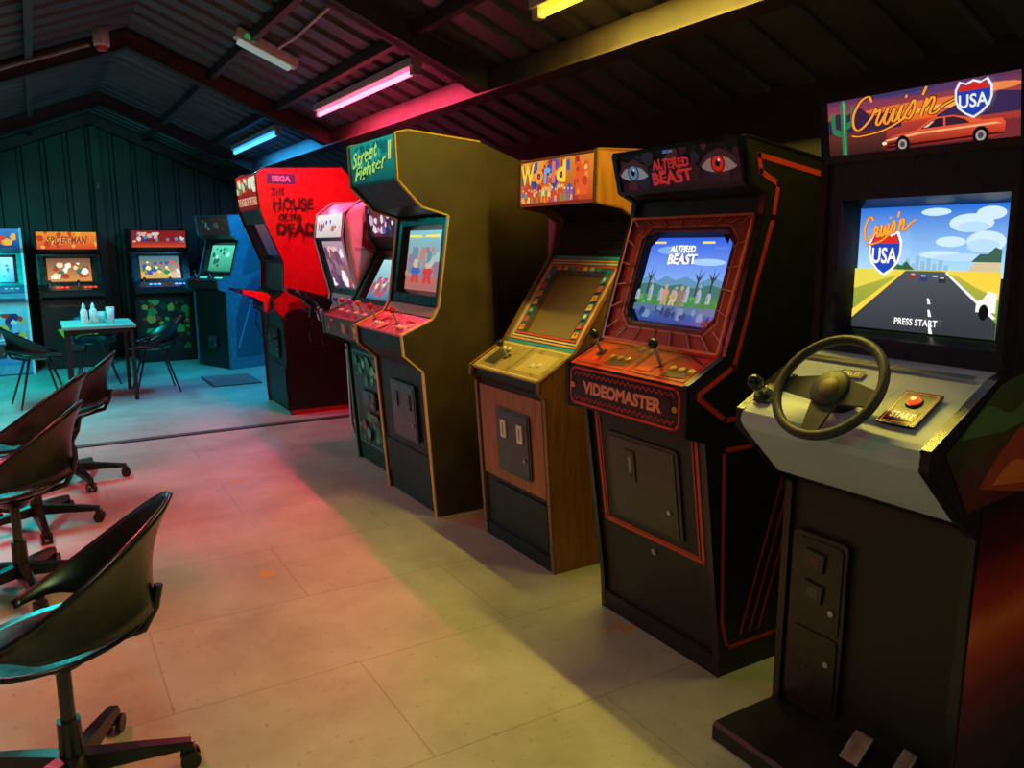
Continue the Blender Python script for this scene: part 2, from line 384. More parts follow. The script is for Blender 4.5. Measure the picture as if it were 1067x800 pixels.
def bezel(cab,fr,a0,a1,b0,b1,depth,col,col2=None,art=None):
    b=MB(); o=rectp(fr,0,1,0,1); i1=rectp(fr,a0,a1,b0,b1)
    k=.88
    ca,cb=(a0+a1)/2,(b0+b1)/2
    i0=rectp(fr,*(ca+(a0-ca)/k,ca+(a1-ca)/k,cb+(b0-cb)/k,cb+(b1-cb)/k))
    b.ring(fr,o,i0,-.006,-.008,c(col)); b.ring(fr,i0,i1,-.008,-depth,c(col2 or col))
    return b.build('bezel','gloss',cab.root)
def coin_door(fr,par,a0,a1,b0,b1,slots=2,col='18181a',slotcol='3a3a3c',name='coin_door'):
    b=MB(); f=sub(fr,a0,a1,b0,b1); W,H=f.W,f.H; r=.012
    b.prism(f,[(r,0),(W-r,0),(W,r),(W,H-r),(W-r,H),(r,H),(0,H-r),(0,r)],-.002,.008,c(col))
    q=rectp(f,.05,.95,.04,.96); b.prism(f,q,.008,.011,mix(c(col),WHT,.03))
    d=b.build(name,'gloss',par)
    for i in range(slots):
        s=MB(); x=W*((i+.5)/slots); g=f
        s.prism(g,[(x-.022,H*.55),(x+.022,H*.55),(x+.022,H*.82),(x-.022,H*.82)],.011,.018,c(slotcol))
        s.prism(g,[(x-.003,H*.6),(x+.003,H*.6),(x+.003,H*.78),(x-.003,H*.78)],.018,.019,c('060606'))
        s.build('coin_slot','gloss',d)
    l=MB(); l.cyl(f.mat(W*.85,H*.3,.011),.009,.009,.006,c('b0b0b0')); l.build('lock','metal',d)
    return d,f

# ---- 1. black driving cabinet, nearest on the right
C1=Cab('black upright driving arcade cabinet with steering wheel and silver dashboard',[(1.87,0),(1.87,.76),(1.79,.82),(1.645,.955),(1.645,1.0),(1.885,1.135),(1.945,1.15),(1.935,1.685),(1.905,1.84),(2.3,1.86),(2.65,1.80),(2.65,0)],.945,1.50,
    side='15151a',body='121216',trimc='1b1b1f',deep={6:.085,5:.02})
R=C1.root
f=C1.seg(7); m=Pic(f,-.004,.0003)   # marquee
m.grad(0,.45,1,.55,c('d8502a'),c('2a2c58')); m.grad(0,0,1,.45,c('4a1a30'),c('b84030'))
for (x,y,w,h,cc) in ((.5,.7,.3,.05,'e8743a'),(.2,.82,.2,.05,'8a3a5a'),(.62,.88,.3,.05,'5a3a6a'),(.84,.78,.14,.06,'f08a4a'),(.35,.6,.3,.045,'ffa040'),(.74,.62,.25,.04,'ffb050'),(.5,.52,.45,.04,'f0702a'),(.4,.93,.2,.04,'3a3466')): m.ell(min(x,1-w),y,w,h,c(cc))
m.poly([(0,.62),(.06,.74),(.12,.7),(.2,.78),(.26,.62),(.34,.66),(.42,.52),(.42,.4),(0,.36)],c('3a2244')); m.poly([(.6,.5),(.72,.64),(.8,.58),(.88,.72),(1,.66),(1,.4),(.6,.4)],c('3a2850'))
m.grad(0,.0,.34,.4,c('2a1a1c'),c('6a3028')); m.poly([(.3,0),(1,0),(1,.3),(.55,.34)],c('7a2c34')); m.poly([(.34,.0),(.9,.0),(.62,.3),(.56,.32)],c('4a2434'))
cg=c('2f7a4a')
m.poly([(.085,.05),(.115,.05),(.118,.9),(.10,.96),(.082,.9)],cg); m.poly([(.03,.42),(.09,.34),(.09,.44),(.05,.5),(.05,.74),(.03,.76),(.02,.7)],cg); m.poly([(.11,.46),(.16,.52),(.17,.8),(.155,.84),(.145,.78),(.14,.6),(.11,.56)],cg)
m.poly([(.10,.05),(.105,.05),(.108,.9),(.10,.94)],c('7ac08a'))
# low sports car
m.poly([(.32,.1),(.325,.2),(.38,.27),(.5,.31),(.56,.43),(.60,.465),(.68,.465),(.76,.40),(.82,.34),(.90,.335),(.915,.27),(.91,.12),(.86,.08),(.34,.06)],[c('8a1a16')]*2+[c('ee5a34')]*9+[c('b83024')]*2+[c('5a1014')]*2)
m.poly([(.52,.32),(.575,.42),(.61,.445),(.635,.445),(.635,.32)],c('2a1a28')); m.poly([(.645,.32),(.645,.445),(.68,.445),(.735,.385),(.76,.32)],c('3a2030')); m.poly([(.535,.335),(.58,.415),(.592,.415),(.56,.335)],c('f0c0a0'))
m.poly([(.335,.215),(.5,.275),(.87,.29),(.9,.26),(.52,.245),(.345,.19)],c('ffb080')); m.poly([(.34,.115),(.91,.14),(.91,.115),(.35,.08)],c('3a0c10')); m.poly([(.35,.16),(.46,.185),(.46,.15),(.35,.13)],c('3a1014'))
for wx in (.43,.81): m.ell(wx,.12,.038,.135,c('0c0c10')); m.ell(wx,.12,.023,.08,c('a89a98')); m.ell(wx,.12,.013,.045,c('4a4448'))
m.ell(.335,.165,.013,.028,c('fff0c0'))
m.script(.42,.68,.56,.54,.07,[(.04,c('4a0c14')),(.0,c('ffa030'))])
m.shield(.78,.66,.17,.54)
mo=m.build('marquee','glow',R)
b=MB(); fr=f; b.ring(fr,[(-.01,-.012),(fr.W+.01,-.012),(fr.W+.01,fr.H+.012),(-.01,fr.H+.012)],rectp(fr,.012,.988,.05,.95),.010,.012,c('17171b')); b.build('marquee_frame','gloss',R)
f=C1.seg(6); bezel(C1,f,.13,.90,.13,.745,.062,'30384f','14172a')
g=sub(f,.13,.90,.13,.745); s=Pic(g,-.061,.0005)
s.grad(0,.45,1,.55,c('a8d4f0'),c('1f66c8'))
for (x,y,w,h) in ((.78,.86,.14,.07),(.88,.72,.12,.08),(.66,.72,.1,.04),(.55,.95,.1,.03),(.9,.93,.09,.05),(.6,.62,.14,.03)): s.ell(x,y,w,h,c('c0daf2'))
for (x,y,w,h) in ((.8,.83,.1,.04),(.87,.69,.1,.05),(.76,.6,.2,.03)): s.ell(x,y,w,h,c('acceec'))
for x,h in ((.34,.07),(.37,.1),(.41,.06),(.44,.12),(.48,.08),(.52,.1),(.56,.06),(.6,.09),(.64,.05)): s.rect(x,.49,.03,h,c('8ab0cc'))
s.grad(0,.0,1,.5,c('5a8a34'),c('b0a83c')); s.poly([(0,.5),(.38,.5),(.36,.47),(0,.33)],c('d8c848')); s.poly([(.62,.5),(1,.5),(1,.28),(.75,.45)],c('e6c640')); s.poly([(.86,.38),(1,.3),(1,.15),(.94,.32)],c('7a9a3a'))
s.poly([(0,.12),(0,.0),(1,0),(1,.12),(.8,.36),(.66,.49),(.38,.49)],[c('32363c')]*4+[c('4a4e54')]*3); s.poly([(0,.15),(.37,.49),(.385,.49),(.0,.08)],c('e8c840'))
for a,bb in ((.0,.18),(.3,.42),(.52,.62)):
    s.poly([(.58-.04*a,.45*a),(.605-.05*a,.45*a),(.595-.05*bb,.45*bb),(.58-.045*bb,.45*bb)],WHT)
s.poly([(.66,.48),(.98,.15),(1,.16),(.67,.49)],c('e8e8e8'))
s.poly([(.28,.5),(.32,.55),(.36,.53),(.39,.57),(.42,.53),(.45,.5)],c('2c5c34')); s.poly([(.8,.5),(.85,.58),(.93,.6),(1,.6),(1,.5)],c('c8b890'))
s.poly([(.82,.57),(1,.57),(1,.66),(.96,.68),(.92,.63),(.87,.63)],c('3a5a4a'))
for x,y,r,cc in ((.52,.44,.028,'2a3a6a'),(.6,.44,.026,'4a4a5a'),(.45,.455,.022,'8a2a2a'),(.65,.43,.024,'2a2a30')): s.poly([(x-r,y-r),(x+r,y-r),(x+r,y+.3*r),(x+.6*r,y+r),(x-.6*r,y+r),(x-r,y+.3*r)],c(cc)); s.rect(x-.6*r,y+.3*r,1.2*r,.5*r,c('9ab0c0'))
s.poly([(.88,.2),(1,.2),(1,.34),(.95,.36),(.92,.3),(.88,.28)],c('e8e4e0')); s.ell(.93,.2,.03,.06,BLK)
s.shield(.24,.63,.24,.36); s.script(.25,.85,.38,.2,.24,[(.03,c('6a1a10')),(.005,c('ff9a30'))])
s.text('PRESS START',.5,.085,.3,.055,WHT)
s.build('screen','screen',R)
# dashboard
y=C1.hw-C1.th
prof=[(1.80,.805),(1.785,.818),(1.645,.952),(1.634,.975),(1.640,1.0),(1.655,1.012),(1.885,1.141),(1.945,1.150),(1.96,1.1),(1.96,.83)]
b=MB(); fr=Frame((-C1.X0,y,0),(1,0,0),(0,0,1)); b.prism(fr,prof,0,2*y,c('bcc8e4'))
dash=b.build('dashboard','dash',R,True); dash['label']='silver dashboard'
f4=C1.seg(4,d=.012)
p=Pic(f4,.001); p.poly([(.31,.7),(.46,.72),(.45,.84),(.32,.82)],c('26262c')); p.text('CRUIS',.385,.77,.1,.06,c('e8e8e8'),bold=.03)
p.poly([(.04,.93),(.96,.93),(.96,.985),(.04,.985)],c('2a2c34')); p.stroke([(.62,.2),(.66,.8)],.002,c('8a8c90')); p.build('dash_print','art',dash)
g4=sub(f4,.73,.91,.18,.64)
b=MB(); b.prism(g4,rectp(g4,0,1,0,1),0,.007,c('141416')); st=b.build('start_plate','gloss',dash)
pp=Pic(g4,.0075); pp.stroke([(.07,.06),(.93,.06),(.93,.94),(.07,.94)],.0025,c('c85a20'),True); pp.rect(.14,.12,.72,.28,c('3a1408')); pp.text('START',.5,.26,.62,.17,c('ffc080'),bold=.03); pp.build('start_lettering','glow',dash)
b=MB(); b.cyl(g4.mat(.5*g4.W,.66*g4.H,.007),.021,.019,.006,c('3a1008')); b.build('start_surround','gloss',dash)
b=MB(); b.lathe(g4.mat(.5*g4.W,.66*g4.H,.012),[(.014,0),(.013,.006),(.008,.009),(.001,.009)],c('ff3414')); b.lathe(g4.mat(.5*g4.W,.66*g4.H,.0212),[(.006,0),(.001,.0005)],c('ffb050')); b.build('start_button','lamp',dash)
# shifter
b=MB(); b.prism(f4,rectp(f4,.015,.12,.12,.6),0,.006,c('1a1a1e')); mm=f4.mat(.03,.2*f4.H,.006)@Matrix.Rotation(.2,4,'X'); b.cyl(mm,.028,.018,.016,c('222226')); b.cyl(mm,.007,.007,.045,c('8a8a8a')); b.sph((0,0,.052),.022,c('141416'),(1,1,1.1),mx=mm); b.build('gear_lever','gloss',dash)
# wheel
wc=V((1.655-C1.X0,1.225-C1.yc,1.105)); wu=V((.6,0,.8)); wf=Frame(wc,(0,-1,0),wu)
b=MB(); Rw=.138
b.tube([wf.pt(Rw*math.cos(2*PI*i/44),Rw*math.sin(2*PI*i/44)) for i in range(44)],.0125,c('2c2d32'),12,True); wh=b.build('steering_wheel','paint',R)
b=MB()
for a in (-.06,PI+.06,-PI/2):
    d=V((math.cos(a),math.sin(a))); q=V((-d.y,d.x)); w0,w1=.036,.02
    b.prism(wf,[tuple(d*.03-q*w0),tuple(d*(Rw-.006)-q*w1),tuple(d*(Rw-.006)+q*w1),tuple(d*.03+q*w0)],-.018,-.010,c('4a4b50'))
b.build('wheel_spokes','paint',wh)
b=MB(); b.lathe(wf.mat(0,0,-.02),[(.052,0),(.052,.012),(.046,.018),(.001,.019)],c('2a2b30')); b.lathe(wf.mat(0,0,-.001),[(.026,0),(.024,.003),(.001,.003)],c('6c5c40')); b.build('wheel_hub','paint',wh)
b=MB(); b.cyl(wf.mat(0,0,-.1),.035,.03,.09,c('1a1a1e')); b.build('steering_column','gloss',R)
# lower front
f0=C1.seg(0)
fz=sub(f0,.04,.40,.095/.76,.625/.76); W,H=fz.W,fz.H
def rr(f,a0,a1,b0,b1,r=.014):
    x0,x1,y0,y1=a0*f.W,a1*f.W,b0*f.H,b1*f.H
    return [(x0+r,y0),(x1-r,y0),(x1-r*.3,y0+r*.3),(x1,y0+r),(x1,y1-r),(x1-r*.3,y1-r*.3),(x1-r,y1),(x0+r,y1),(x0+r*.3,y1-r*.3),(x0,y1-r),(x0,y0+r),(x0+r*.3,y0+r*.3)]
b=MB(); b.prism(fz,rr(fz,0,1,0,1),-.002,.008,c('151518')); b.prism(fz,rr(fz,.07,.93,.47,.97),.008,.012,c('19191d')); cd=b.build('coin_door','gloss',R)
b=MB(); b.prism(fz,rr(fz,.07,.93,.03,.45),.008,.013,c('19191d')); cdd=b.build('cash_door','gloss',cd)
b=MB(); b.cyl(fz.mat(W*.78,H*.3,.013),.009,.009,.006,c('b0b0b0')); b.build('lock','metal',cd)
b=MB(); b.cyl(fz.mat(W*.8,H*.6,.012),.009,.009,.006,c('b0b0b0')); b.build('lock','metal',cd)
for i,zz in enumerate((.86,.68)):
    t=MB(); x=W*.4; zc=H*zz
    t.prism(fz,[(x-.035,zc-.02),(x+.04,zc-.03),(x+.045,zc+.025),(x-.02,zc+.03)],.012,.021,c('2a2a2e')); t.prism(fz,[(x-.004,zc-.012),(x+.03,zc-.016),(x+.03,zc+.012),(x-.004,zc+.014)],.021,.022,c('4a2a22') if i==0 else c('4a4a50')); t.build('coin_slot','gloss',cd)
b=MB(); q=[(1.605,0),(1.605,.045),(1.615,.055),(1.872,.055),(1.872,0)]
b.prism(Frame((-C1.X0,C1.hw,0),(1,0,0),(0,0,1)),q,0,2*C1.hw,c('1a1a1d')); fp=b.build('footplate','paint',R,True)
for (x,yy,w,l) in ((1.80,1.16,.055,.09),(1.825,1.045,.04,.10)):
    b=MB(); mx=MT(x-C1.X0,yy-C1.yc,.10)@Matrix.Rotation(-.7,4,'Y'); b.box((0,0,0),(l,w,.012),c('8a8a88'),mx,.004)
    b.cyl(MT(x+.03-C1.X0,yy-C1.yc,.05),.008,.008,.06,c('404044')); b.build('pedal','metal',R)
# side art: dusk sky bands over a dark hillside
n=C1.near(1.66,2.6,.02,1.75); a=Pic(n,.001,.0002)
bands=[(.02,'1c0a10'),(.10,'3a1014'),(.18,'7a2418'),(.24,'b84a20'),(.28,'d8742c'),(.32,'a83a1e'),(.40,'4a1618'),(.47,'241014')]
for (y0,k0),(y1,k1) in zip(bands,bands[1:]):
    a.poly([(.235,y0),(.98,y0+.02),(.98,y1+.02),(.235,y1)],[c(k0),c(k0),c(k1),c(k1)])
a.poly([(.04,.56),(.25,.64),(.4,.66),(.98,.7),(.98,.5),(.16,.47)],[c('2a3c26'),c('3a5830'),c('2e4626'),c('1a2418'),c('3a1c14'),c('5a281a')])
a.poly(catmull([(.2,.5),(.3,.55),(.42,.58),(.6,.54),(.98,.6),(.98,.46),(.5,.47)],5),[c('9a4a28')]*31); a.poly(catmull([(.1,.575),(.2,.615),(.32,.6),(.44,.63),(.52,.6),(.3,.575)],5),[c('4f7a40')]*26); a.poly(catmull([(.26,.5),(.36,.53),(.5,.51),(.6,.53),(.45,.49)],5),[c('d07a38')]*21)
a.build('side_art','art',C1.sides[0])

# ---- 2. black and red cabinet
C2=Cab('black upright arcade cabinet with red striped sides, red bezel and two painted eyes above',[(1.87,0),(1.86,.15),(1.76,.84),(1.675,.865),(1.675,1.02),(1.83,1.10),(1.965,1.545),(1.975,1.61),(1.905,1.64),(1.87,1.775),(2.25,1.72),(2.6,1.64),(2.6,0)],1.73,2.37,
    side='131214',body='121113',trimc='161416',deep={5:.06})
R=C2.root
f=C2.seg(8); m=Pic(f,-.006); m.rect(0,0,1,1,c('120c0e')); m.grad(0,0,1,.5,c('3a1a20'),c('1a1420')); m.blobs(.02,.05,.96,.9,[c('2a2430'),c('3a1a1e'),c('1c2030'),c('502026')],26,.05,4)
def eye(x,iris,ring):
    def o(a,b_): return (x+a*.85,.49+b_*.8)
    m.poly(catmull([o(-.14,-.06),o(-.08,.14),o(.02,.24),o(.11,.06),o(.15,-.14),o(.05,-.24),o(-.06,-.22)],4,True),c('9c9ca0') if x<.5 else c('a88078')); m.ell(x,.49,.05,.22,c(ring)); m.ell(x,.49,.04,.175,c(iris)); m.ell(x,.49,.018,.08,BLK); m.ell(x+.012,.56,.008,.035,WHT)
    m.poly([o(-.16,.0),o(-.08,.3),o(.03,.42),o(.16,.12),o(.15,-.1),o(.1,.1),o(.02,.22),o(-.08,.14),o(-.14,-.05)],c('4a2426'))
eye(.14,'6a94c0','2c3a4c'); eye(.83,'f02a18','7a0c0c')
m.text('ALTERED',.475,.62,.3,.24,c('d83034'),bold=.035,outline=c('30080c'),ow=.03,jit=.15); m.text('BEAST',.475,.3,.33,.32,c('e03434'),bold=.04,outline=c('30080c'),ow=.03,jit=.13); m.text('SEGA',.47,.91,.08,.07,c('7aa8e8'))
m.build('marquee','dim',R)
b=MB(); b.ring(f,[(-.006,-.008),(f.W+.006,-.008),(f.W+.006,f.H+.008),(-.006,f.H+.008)],rectp(f,.01,.99,.04,.96),.012,.013,c('1a1a1e')); b.build('marquee_frame','gloss',R)
f=C2.seg(5); W,H=f.W,f.H
oct_=lambda x0,x1,y0,y1,k:[(x0+k,y0),(x1-k,y0),(x1,y0+k),(x1,y1-k),(x1-k,y1),(x0+k,y1),(x0,y1-k),(x0,y0+k)]
cx,cy=.5*W,.53*H
O=[(.25*W,0),(.75*W,0),(W,.25*H),(W,.75*H),(.75*W,H),(.25*W,H),(0,.75*H),(0,.25*H)]
i0=oct_(cx-.218,cx+.218,cy-.168,cy+.168,.042); i1=oct_(cx-.205,cx+.205,cy-.155,cy+.155,.034)
bg=c('d2482a')
b=MB(); b.ring(f,O,i0,-.006,-.006,bg)
for q in ([(0,0),O[0],O[7]],[(W,0),O[2],O[1]],[(W,H),O[4],O[3]],[(0,H),O[6],O[5]]): b.face([f.pt(*p,-.006) for p in q],bg)
b.ring(f,i0,i1,-.006,-.035,c('0a0a0c')); bz=b.build('bezel','paint',R)
a=Pic(f,-.005); red=c('ff8456'); dkr=c('541a0e')
def st(pts,w,cl=False,col=None): a.stroke([(x/W,y/H) for x,y in pts],w,col or red,cl)
st(oct_(cx-.228,cx+.228,cy-.178,cy+.178,.044),.012,True,dkr); st(oct_(cx-.238,cx+.238,cy-.188,cy+.188,.046),.006,True)
for t in (-.22,-.13,-.04,.05,.14,.22):
    st([(cx+t*1.15,.0),(cx+t*.9,cy-.192)],.012,False,dkr); st([(cx+t*1.15,.0),(cx+t*.9,cy-.192)],.005); st([(cx+t*1.12,H-.002),(cx+t*.9,cy+.192)],.012,False,dkr); st([(cx+t*1.12,H-.002),(cx+t*.9,cy+.192)],.005)
for t in (-.17,-.1,-.03,.04,.11,.18):
    st([(0.01,cy+t*1.2),(cx-.242,cy+t)],.011,False,dkr); st([(W-.01,cy+t*1.2),(cx+.242,cy+t)],.011,False,dkr)
    st([(0.01,cy+t*1.2),(cx-.242,cy+t)],.005); st([(W-.01,cy+t*1.2),(cx+.242,cy+t)],.005)
st([(.008,.004),(W-.008,.004),(W-.008,H-.004),(.008,H-.004)],.009,True)
a.build('bezel_art','art',bz)
# cut-corner screen picture, slightly taller than its opening at the corners' back
g=Frame(f.pt(cx-.205,cy-.155),f.r,f.u,.41,.31); s=Pic(g,-.034,.0004)
s.grad(0,.3,1,.7,c('8ab0e8'),c('2a58d0')); s.grad(0,.0,1,.3,c('2a3f86'),c('4a72a8'))
s.ell(.3,.85,.2,.05,c('7aa0ea')); s.ell(.75,.72,.2,.04,c('9ac0f0'))
s.poly([(0,.3),(0,.5),(.1,.56),(.2,.48),(.3,.55),(.42,.5),(.55,.55),(.7,.48),(.85,.56),(1,.5),(1,.3)],c('5a86a8')); s.poly([(0,.3),(0,.44),(.15,.46),(.3,.42),(.5,.46),(.66,.42),(.85,.47),(1,.43),(1,.3)],c('3a6a62'))
for x in (.1,.86,.7): # bare trees
    s.poly([(x-.012,.28),(x-.008,.5),(x-.06,.6),(x-.005,.54),(x,.68),(x+.008,.54),(x+.06,.62),(x+.01,.48),(x+.012,.28)],c('2a3a44'))
s.rect(0,.2,1,.12,c('3a7a3a')); s.blobs(0,.2,1,.12,[c('2a6a30'),c('4a8a44'),c('5a9a50')],20,.03,3); s.rect(0,.12,1,.08,c('50688a')); s.blobs(.1,.04,.8,.14,[c('3a5080'),c('6a80a0'),c('2a3a6a')],16,.04,5)
for i,x in enumerate((.04,.2,.34,.52,.66,.8,.92)):
    h=.12+.03*((i*5)%3); s.poly([(x-.025,.24),(x+.025,.24),(x+.025,.24+h*.7),(x+.012,.24+h),(x-.012,.24+h),(x-.025,.24+h*.7)],c('98a0b0')); s.rect(x-.018,.26,.012,h*.55,c('70788a'))
    if i%2: s.rect(x-.004,.24+h,.008,.06,c('98a0b0')); s.rect(x-.018,.27+h,.036,.012,c('98a0b0'))
s.figures(.36,.19,.3,.24,[c('b88868'),c('8a6a5a'),c('c8a080')],3,2,'b89070')
for x in (.2,.78): s.rect(x-.07,.9,.14,.025,c('e8d060'))
s.text('ALTERED',.5,.84,.3,.08,WHT,bold=.04,outline=c('203090'),jit=.08); s.text('BEAST',.52,.72,.34,.12,WHT,bold=.04,outline=c('203090'),jit=.08)
for q in ([(0,0),(.083,0),(0,.11)],[(1,0),(1,.11),(.917,0)],[(1,1),(.917,1),(1,.89)],[(0,1),(0,.89),(.083,1)]): s.poly(q,c('050506'))
s.build('screen','screen',R)
# speaker panel
f=C2.seg(7); a=Pic(f,.0); a.rect(.02,.1,.96,.8,c('181416'))
for i in range(14): a.rect(.3+.03*i,.25,.012,.5,c('050505'))
a.build('speaker_grille','art',R)
f=C2.seg(4,d=-.002); b=MB(); b.prism(f,rectp(f,0,1,0,1),-.008,.003,c('c8200a')); cp=b.build('control_panel','paint',R); cp['label']='red control panel'
a=Pic(f,.0035)
for x in (.03,.53):
    a.stroke([(x,.1),(x+.44,.1),(x+.44,.9),(x,.9)],.004,c('1a0a0a'),True); a.poly([(x+.03,.2),(x+.14,.2),(x+.2,.8),(x+.03,.8)],c('ec3410')); a.poly([(x+.24,.15),(x+.42,.2),(x+.4,.5),(x+.26,.45)],c('4a0e0a')); a.stroke([(x+.22,.7),(x+.3,.86),(x+.42,.7)],.005,c('3a0a08'))
a.build('panel_print','paint',cp)
for x in (.15,.68): joystick(f,x,.5,cp)
for x in (.29,.36,.43,.80,.87,.94): button(f,x,.42,cp,'ffd040',.013)
for x in (.44,.52): button(f,x,.82,cp,'f0ece0',.011)
f=C2.seg(3); b=MB(); b.prism(f,rectp(f,0,1,0,1),-.008,.004,c('2a0f0e')); lip=b.build('front_lip','gloss',R)
a=Pic(f,.0045); W,H=f.W,f.H
r=[(.02,.2),(.05,.08),(.95,.08),(.98,.2),(.98,.8),(.95,.92),(.05,.92),(.02,.8)]; a.stroke(r,.008,c('ee3c26'),True)
zz=[]; 
for i in range(41): zz.append((.06+.88*i/40,.16 if i%2 else .26))
a.stroke(zz,.004,c('d83c2a')); a.stroke([(x,1-y) for x,y in zz],.004,c('d83c2a'))
a.poly([(.1,.3),(.9,.3),(.92,.36),(.92,.64),(.9,.7),(.1,.7),(.08,.64),(.08,.36)],c('3a0c0c'))
a.text('VIDEOMASTER',.5,.5,.7,.30,c('ff9a88'),bold=.05); a.build('lip_lettering','art',lip)
for x in (.05,.95): button(f,x,.5,lip,'d8a040',.012)
f=C2.seg(1); W,H=f.W,f.H; a=Pic(f,-.008)
for k_,w in ((.0,.014),(.03,.006)):
    a.stroke([(.06+k_,.99),(.06+k_,.36+k_*.6),(.94-k_,.36+k_*.6),(.94-k_,.99)],w,c('c03824'))
a.build('front_stripes','art',R)
d,ff=coin_door(f.shift(-.010),R,.16,.80,.42,.9,0,'141416')
t=MB(); t.prism(ff,[(ff.W*.28,ff.H*.5),(ff.W*.42,ff.H*.5),(ff.W*.42,ff.H*.85),(ff.W*.28,ff.H*.85)],.011,.016,c('26262a')); t.prism(ff,[(ff.W*.33,ff.H*.6),(ff.W*.37,ff.H*.6),(ff.W*.37,ff.H*.78),(ff.W*.33,ff.H*.78)],.016,.0165,c('8a8a86')); t.build('coin_slot','gloss',d)
b=MB(); b.cyl(f.mat(W*.52,H*.29,-.01),.012,.012,.008,c('a8a8a4')); b.build('lock','metal',R)
f=C2.seg(0); b=MB(); b.prism(f,rectp(f,-.01,1.01,.0,.5),-.01,.004,c('0a0a0c')); b.build('kick_plate','paint',R)
# side stripes (inset line following the outline)
ip=offset(C2.p,[.045]*13)
n=Frame((0,-C2.hw,0),(1,0,0),(0,0,1)); a=Pic(n,.001); sr=c('cc3c24')
a.stroke(ip[4:11]+[ip[11]],.017,sr); a.stroke([(ip[4][0]+.0,.98),(ip[4][0]+.12,.9),(.5,.9)],.017,sr)
a.stroke([(.0,.2),(-.03,.8),(.55,.8)],.015,sr); a.stroke([(.0,.2),(.03,.1),(.55,.1)],.015,sr)
for o_ in (0,.045,.09): a.stroke([(.09+o_,.14),(.28+o_,.74)],.013,c('b83420'))
a.build('side_stripes','art',C2.sides[0])

# ---- 3. wood-sided cabinet
C3=Cab('wood-veneer arcade cabinet with orange sign and sloping brown screen',[(1.87,0),(1.86,.1),(1.81,.80),(1.78,.83),(1.78,.875),(1.97,.985),(2.25,1.40),(2.285,1.56),(2.20,1.61),(2.06,1.63),(2.065,1.845),(2.50,1.86),(2.6,1.80),(2.6,0)],2.715,3.34,
    side='8a5a2a',body='131315',trimc='7a5426',sidemat='wood',deep={5:.06,6:.03,7:.03})
R=C3.root
f=C3.seg(9); m=Pic(f,-.006,.00025); m.grad(0,0,1,1,c('b83a1e'),c('e08a30')); m.blobs(0,.06,.8,.88,[c('d8602a'),c('e8a040'),c('2a4a9a'),c('a82a2a'),c('c84a2a'),c('3a5ab0')],40,.06,6); m.rect(0,0,1,.06,c('7a2a14')); m.rect(0,.94,1,.06,c('5a2a14'))
m.figures(.02,.07,.76,.34,[c('f0d090'),c('d8402a'),c('4a7ac8'),c('6a9a4a'),c('e8b070')],17,5)
for ch_,x,wd,cc in (('W',.14,.2,'ffd040'),('o',.31,.12,'ff9a30'),('r',.43,.09,'6ab0f0'),('l',.515,.045,'ff6a3a'),('d',.62,.13,'ffd040')): m.text(ch_,x,.66 if ch_ not in 'or' else .61,wd,.44 if ch_ not in 'or' else .32,c(cc),bold=.04,outline=c('1a1a4a'),ow=.05)
m.rect(.81,.15,.16,.65,c('e85a24')); m.blobs(.81,.15,.16,.65,[c('f8d060'),c('c83a1e'),c('f08a3a')],8,.03,4)
m.build('marquee','glow',R)
f=C3.seg(6); b=MB()
for i in range(14): b.box((f.W*.5,f.H*(.04+.07*i),.0),(f.W*.96,f.H*.03,.012),c('34363a'),f.mat(0,0,-.02))
b.build('louvre_panel','paint',R)
f=C3.seg(5); W,H=f.W,f.H
bezel(C3,f,.2,.8,.14,.80,.02,'1f7ab4','5a4830')
a=Pic(f,-.0055,.0002)
def ringst(k,w,cl): a.stroke([(k*.6,k),(1-k*.6,k),(1-k*.6,1-k),(k*.6,1-k)],w,c(cl),True)
ringst(.02,.012,'3aaae0'); ringst(.055,.010,'f0a850'); ringst(.085,.008,'e8e0b0'); ringst(.115,.010,'d8502a')
for i in range(7): # coloured figures printed down both sides of the screen
    v=.14+.095*i; cl=[c('f0c040'),c('d84a2a'),c('3a9ad8'),c('e8e0c0')]
    for x in (.085,.845): a.poly([(x,v),(x+.07,v+.01),(x+.06,v+.07),(x+.01,v+.06)],cl[i%4]); a.ell(x+.035,v+.04,.015,.018,cl[(i+1)%4])
for i in range(7): a.poly([(.18+.09*i,.83),(.25+.09*i,.83),(.24+.09*i,.87),(.19+.09*i,.87)],[c('f0c040'),c('d84a2a'),c('3a9ad8'),c('e8e0c0')][(i*3)%4])
a.build('bezel_art','art',R)
g=sub(f,.2,.8,.14,.80); s=Pic(g,-.019); s.grad(0,0,1,1,c('8a7450'),c('6a5638')); s.build('screen','dash',R)['label']='flat brown switched-off screen'
f=C3.seg(4,d=-.004); b=MB(); b.prism(f,rectp(f,0,1,0,1),-.008,.004,c('a8946a')); cp=b.build('control_panel','gloss',R); cp['label']='pale cream control panel'
a=Pic(f,.0045); a.stroke([(.02,.06),(.98,.06),(.98,.94),(.02,.94)],.006,c('e8d8a8'),True); a.rect(.08,.2,.18,.5,c('4a4438')); a.rect(.58,.18,.34,.6,c('c8b488')); a.stroke([(.5,.1),(.5,.9)],.004,c('6a5a3a')); a.build('panel_print','art',cp)
joystick(f,.3,.5,cp); button(f,.72,.4,cp,'d8d0c0'); button(f,.8,.45,cp,'d8d0c0'); button(f,.12,.75,cp,'e8e0d0',.012); button(f,.2,.75,cp,'e8e0d0',.012)
f=C3.seg(1); W,H=f.W,f.H
b=MB(); b.prism(f,rectp(f,0.03,.97,.34,.98),-.012,.0,c('6a4424')); b.build('front_panel','wood',R)
d,ff=coin_door(f,R,.30,.80,.42,.86,2,'141416','e0dcd0')
b=MB(); b.prism(f,rectp(f,.2,.97,.03,.30),-.012,.001,c('101012')); b.build('cash_door','paint',R)
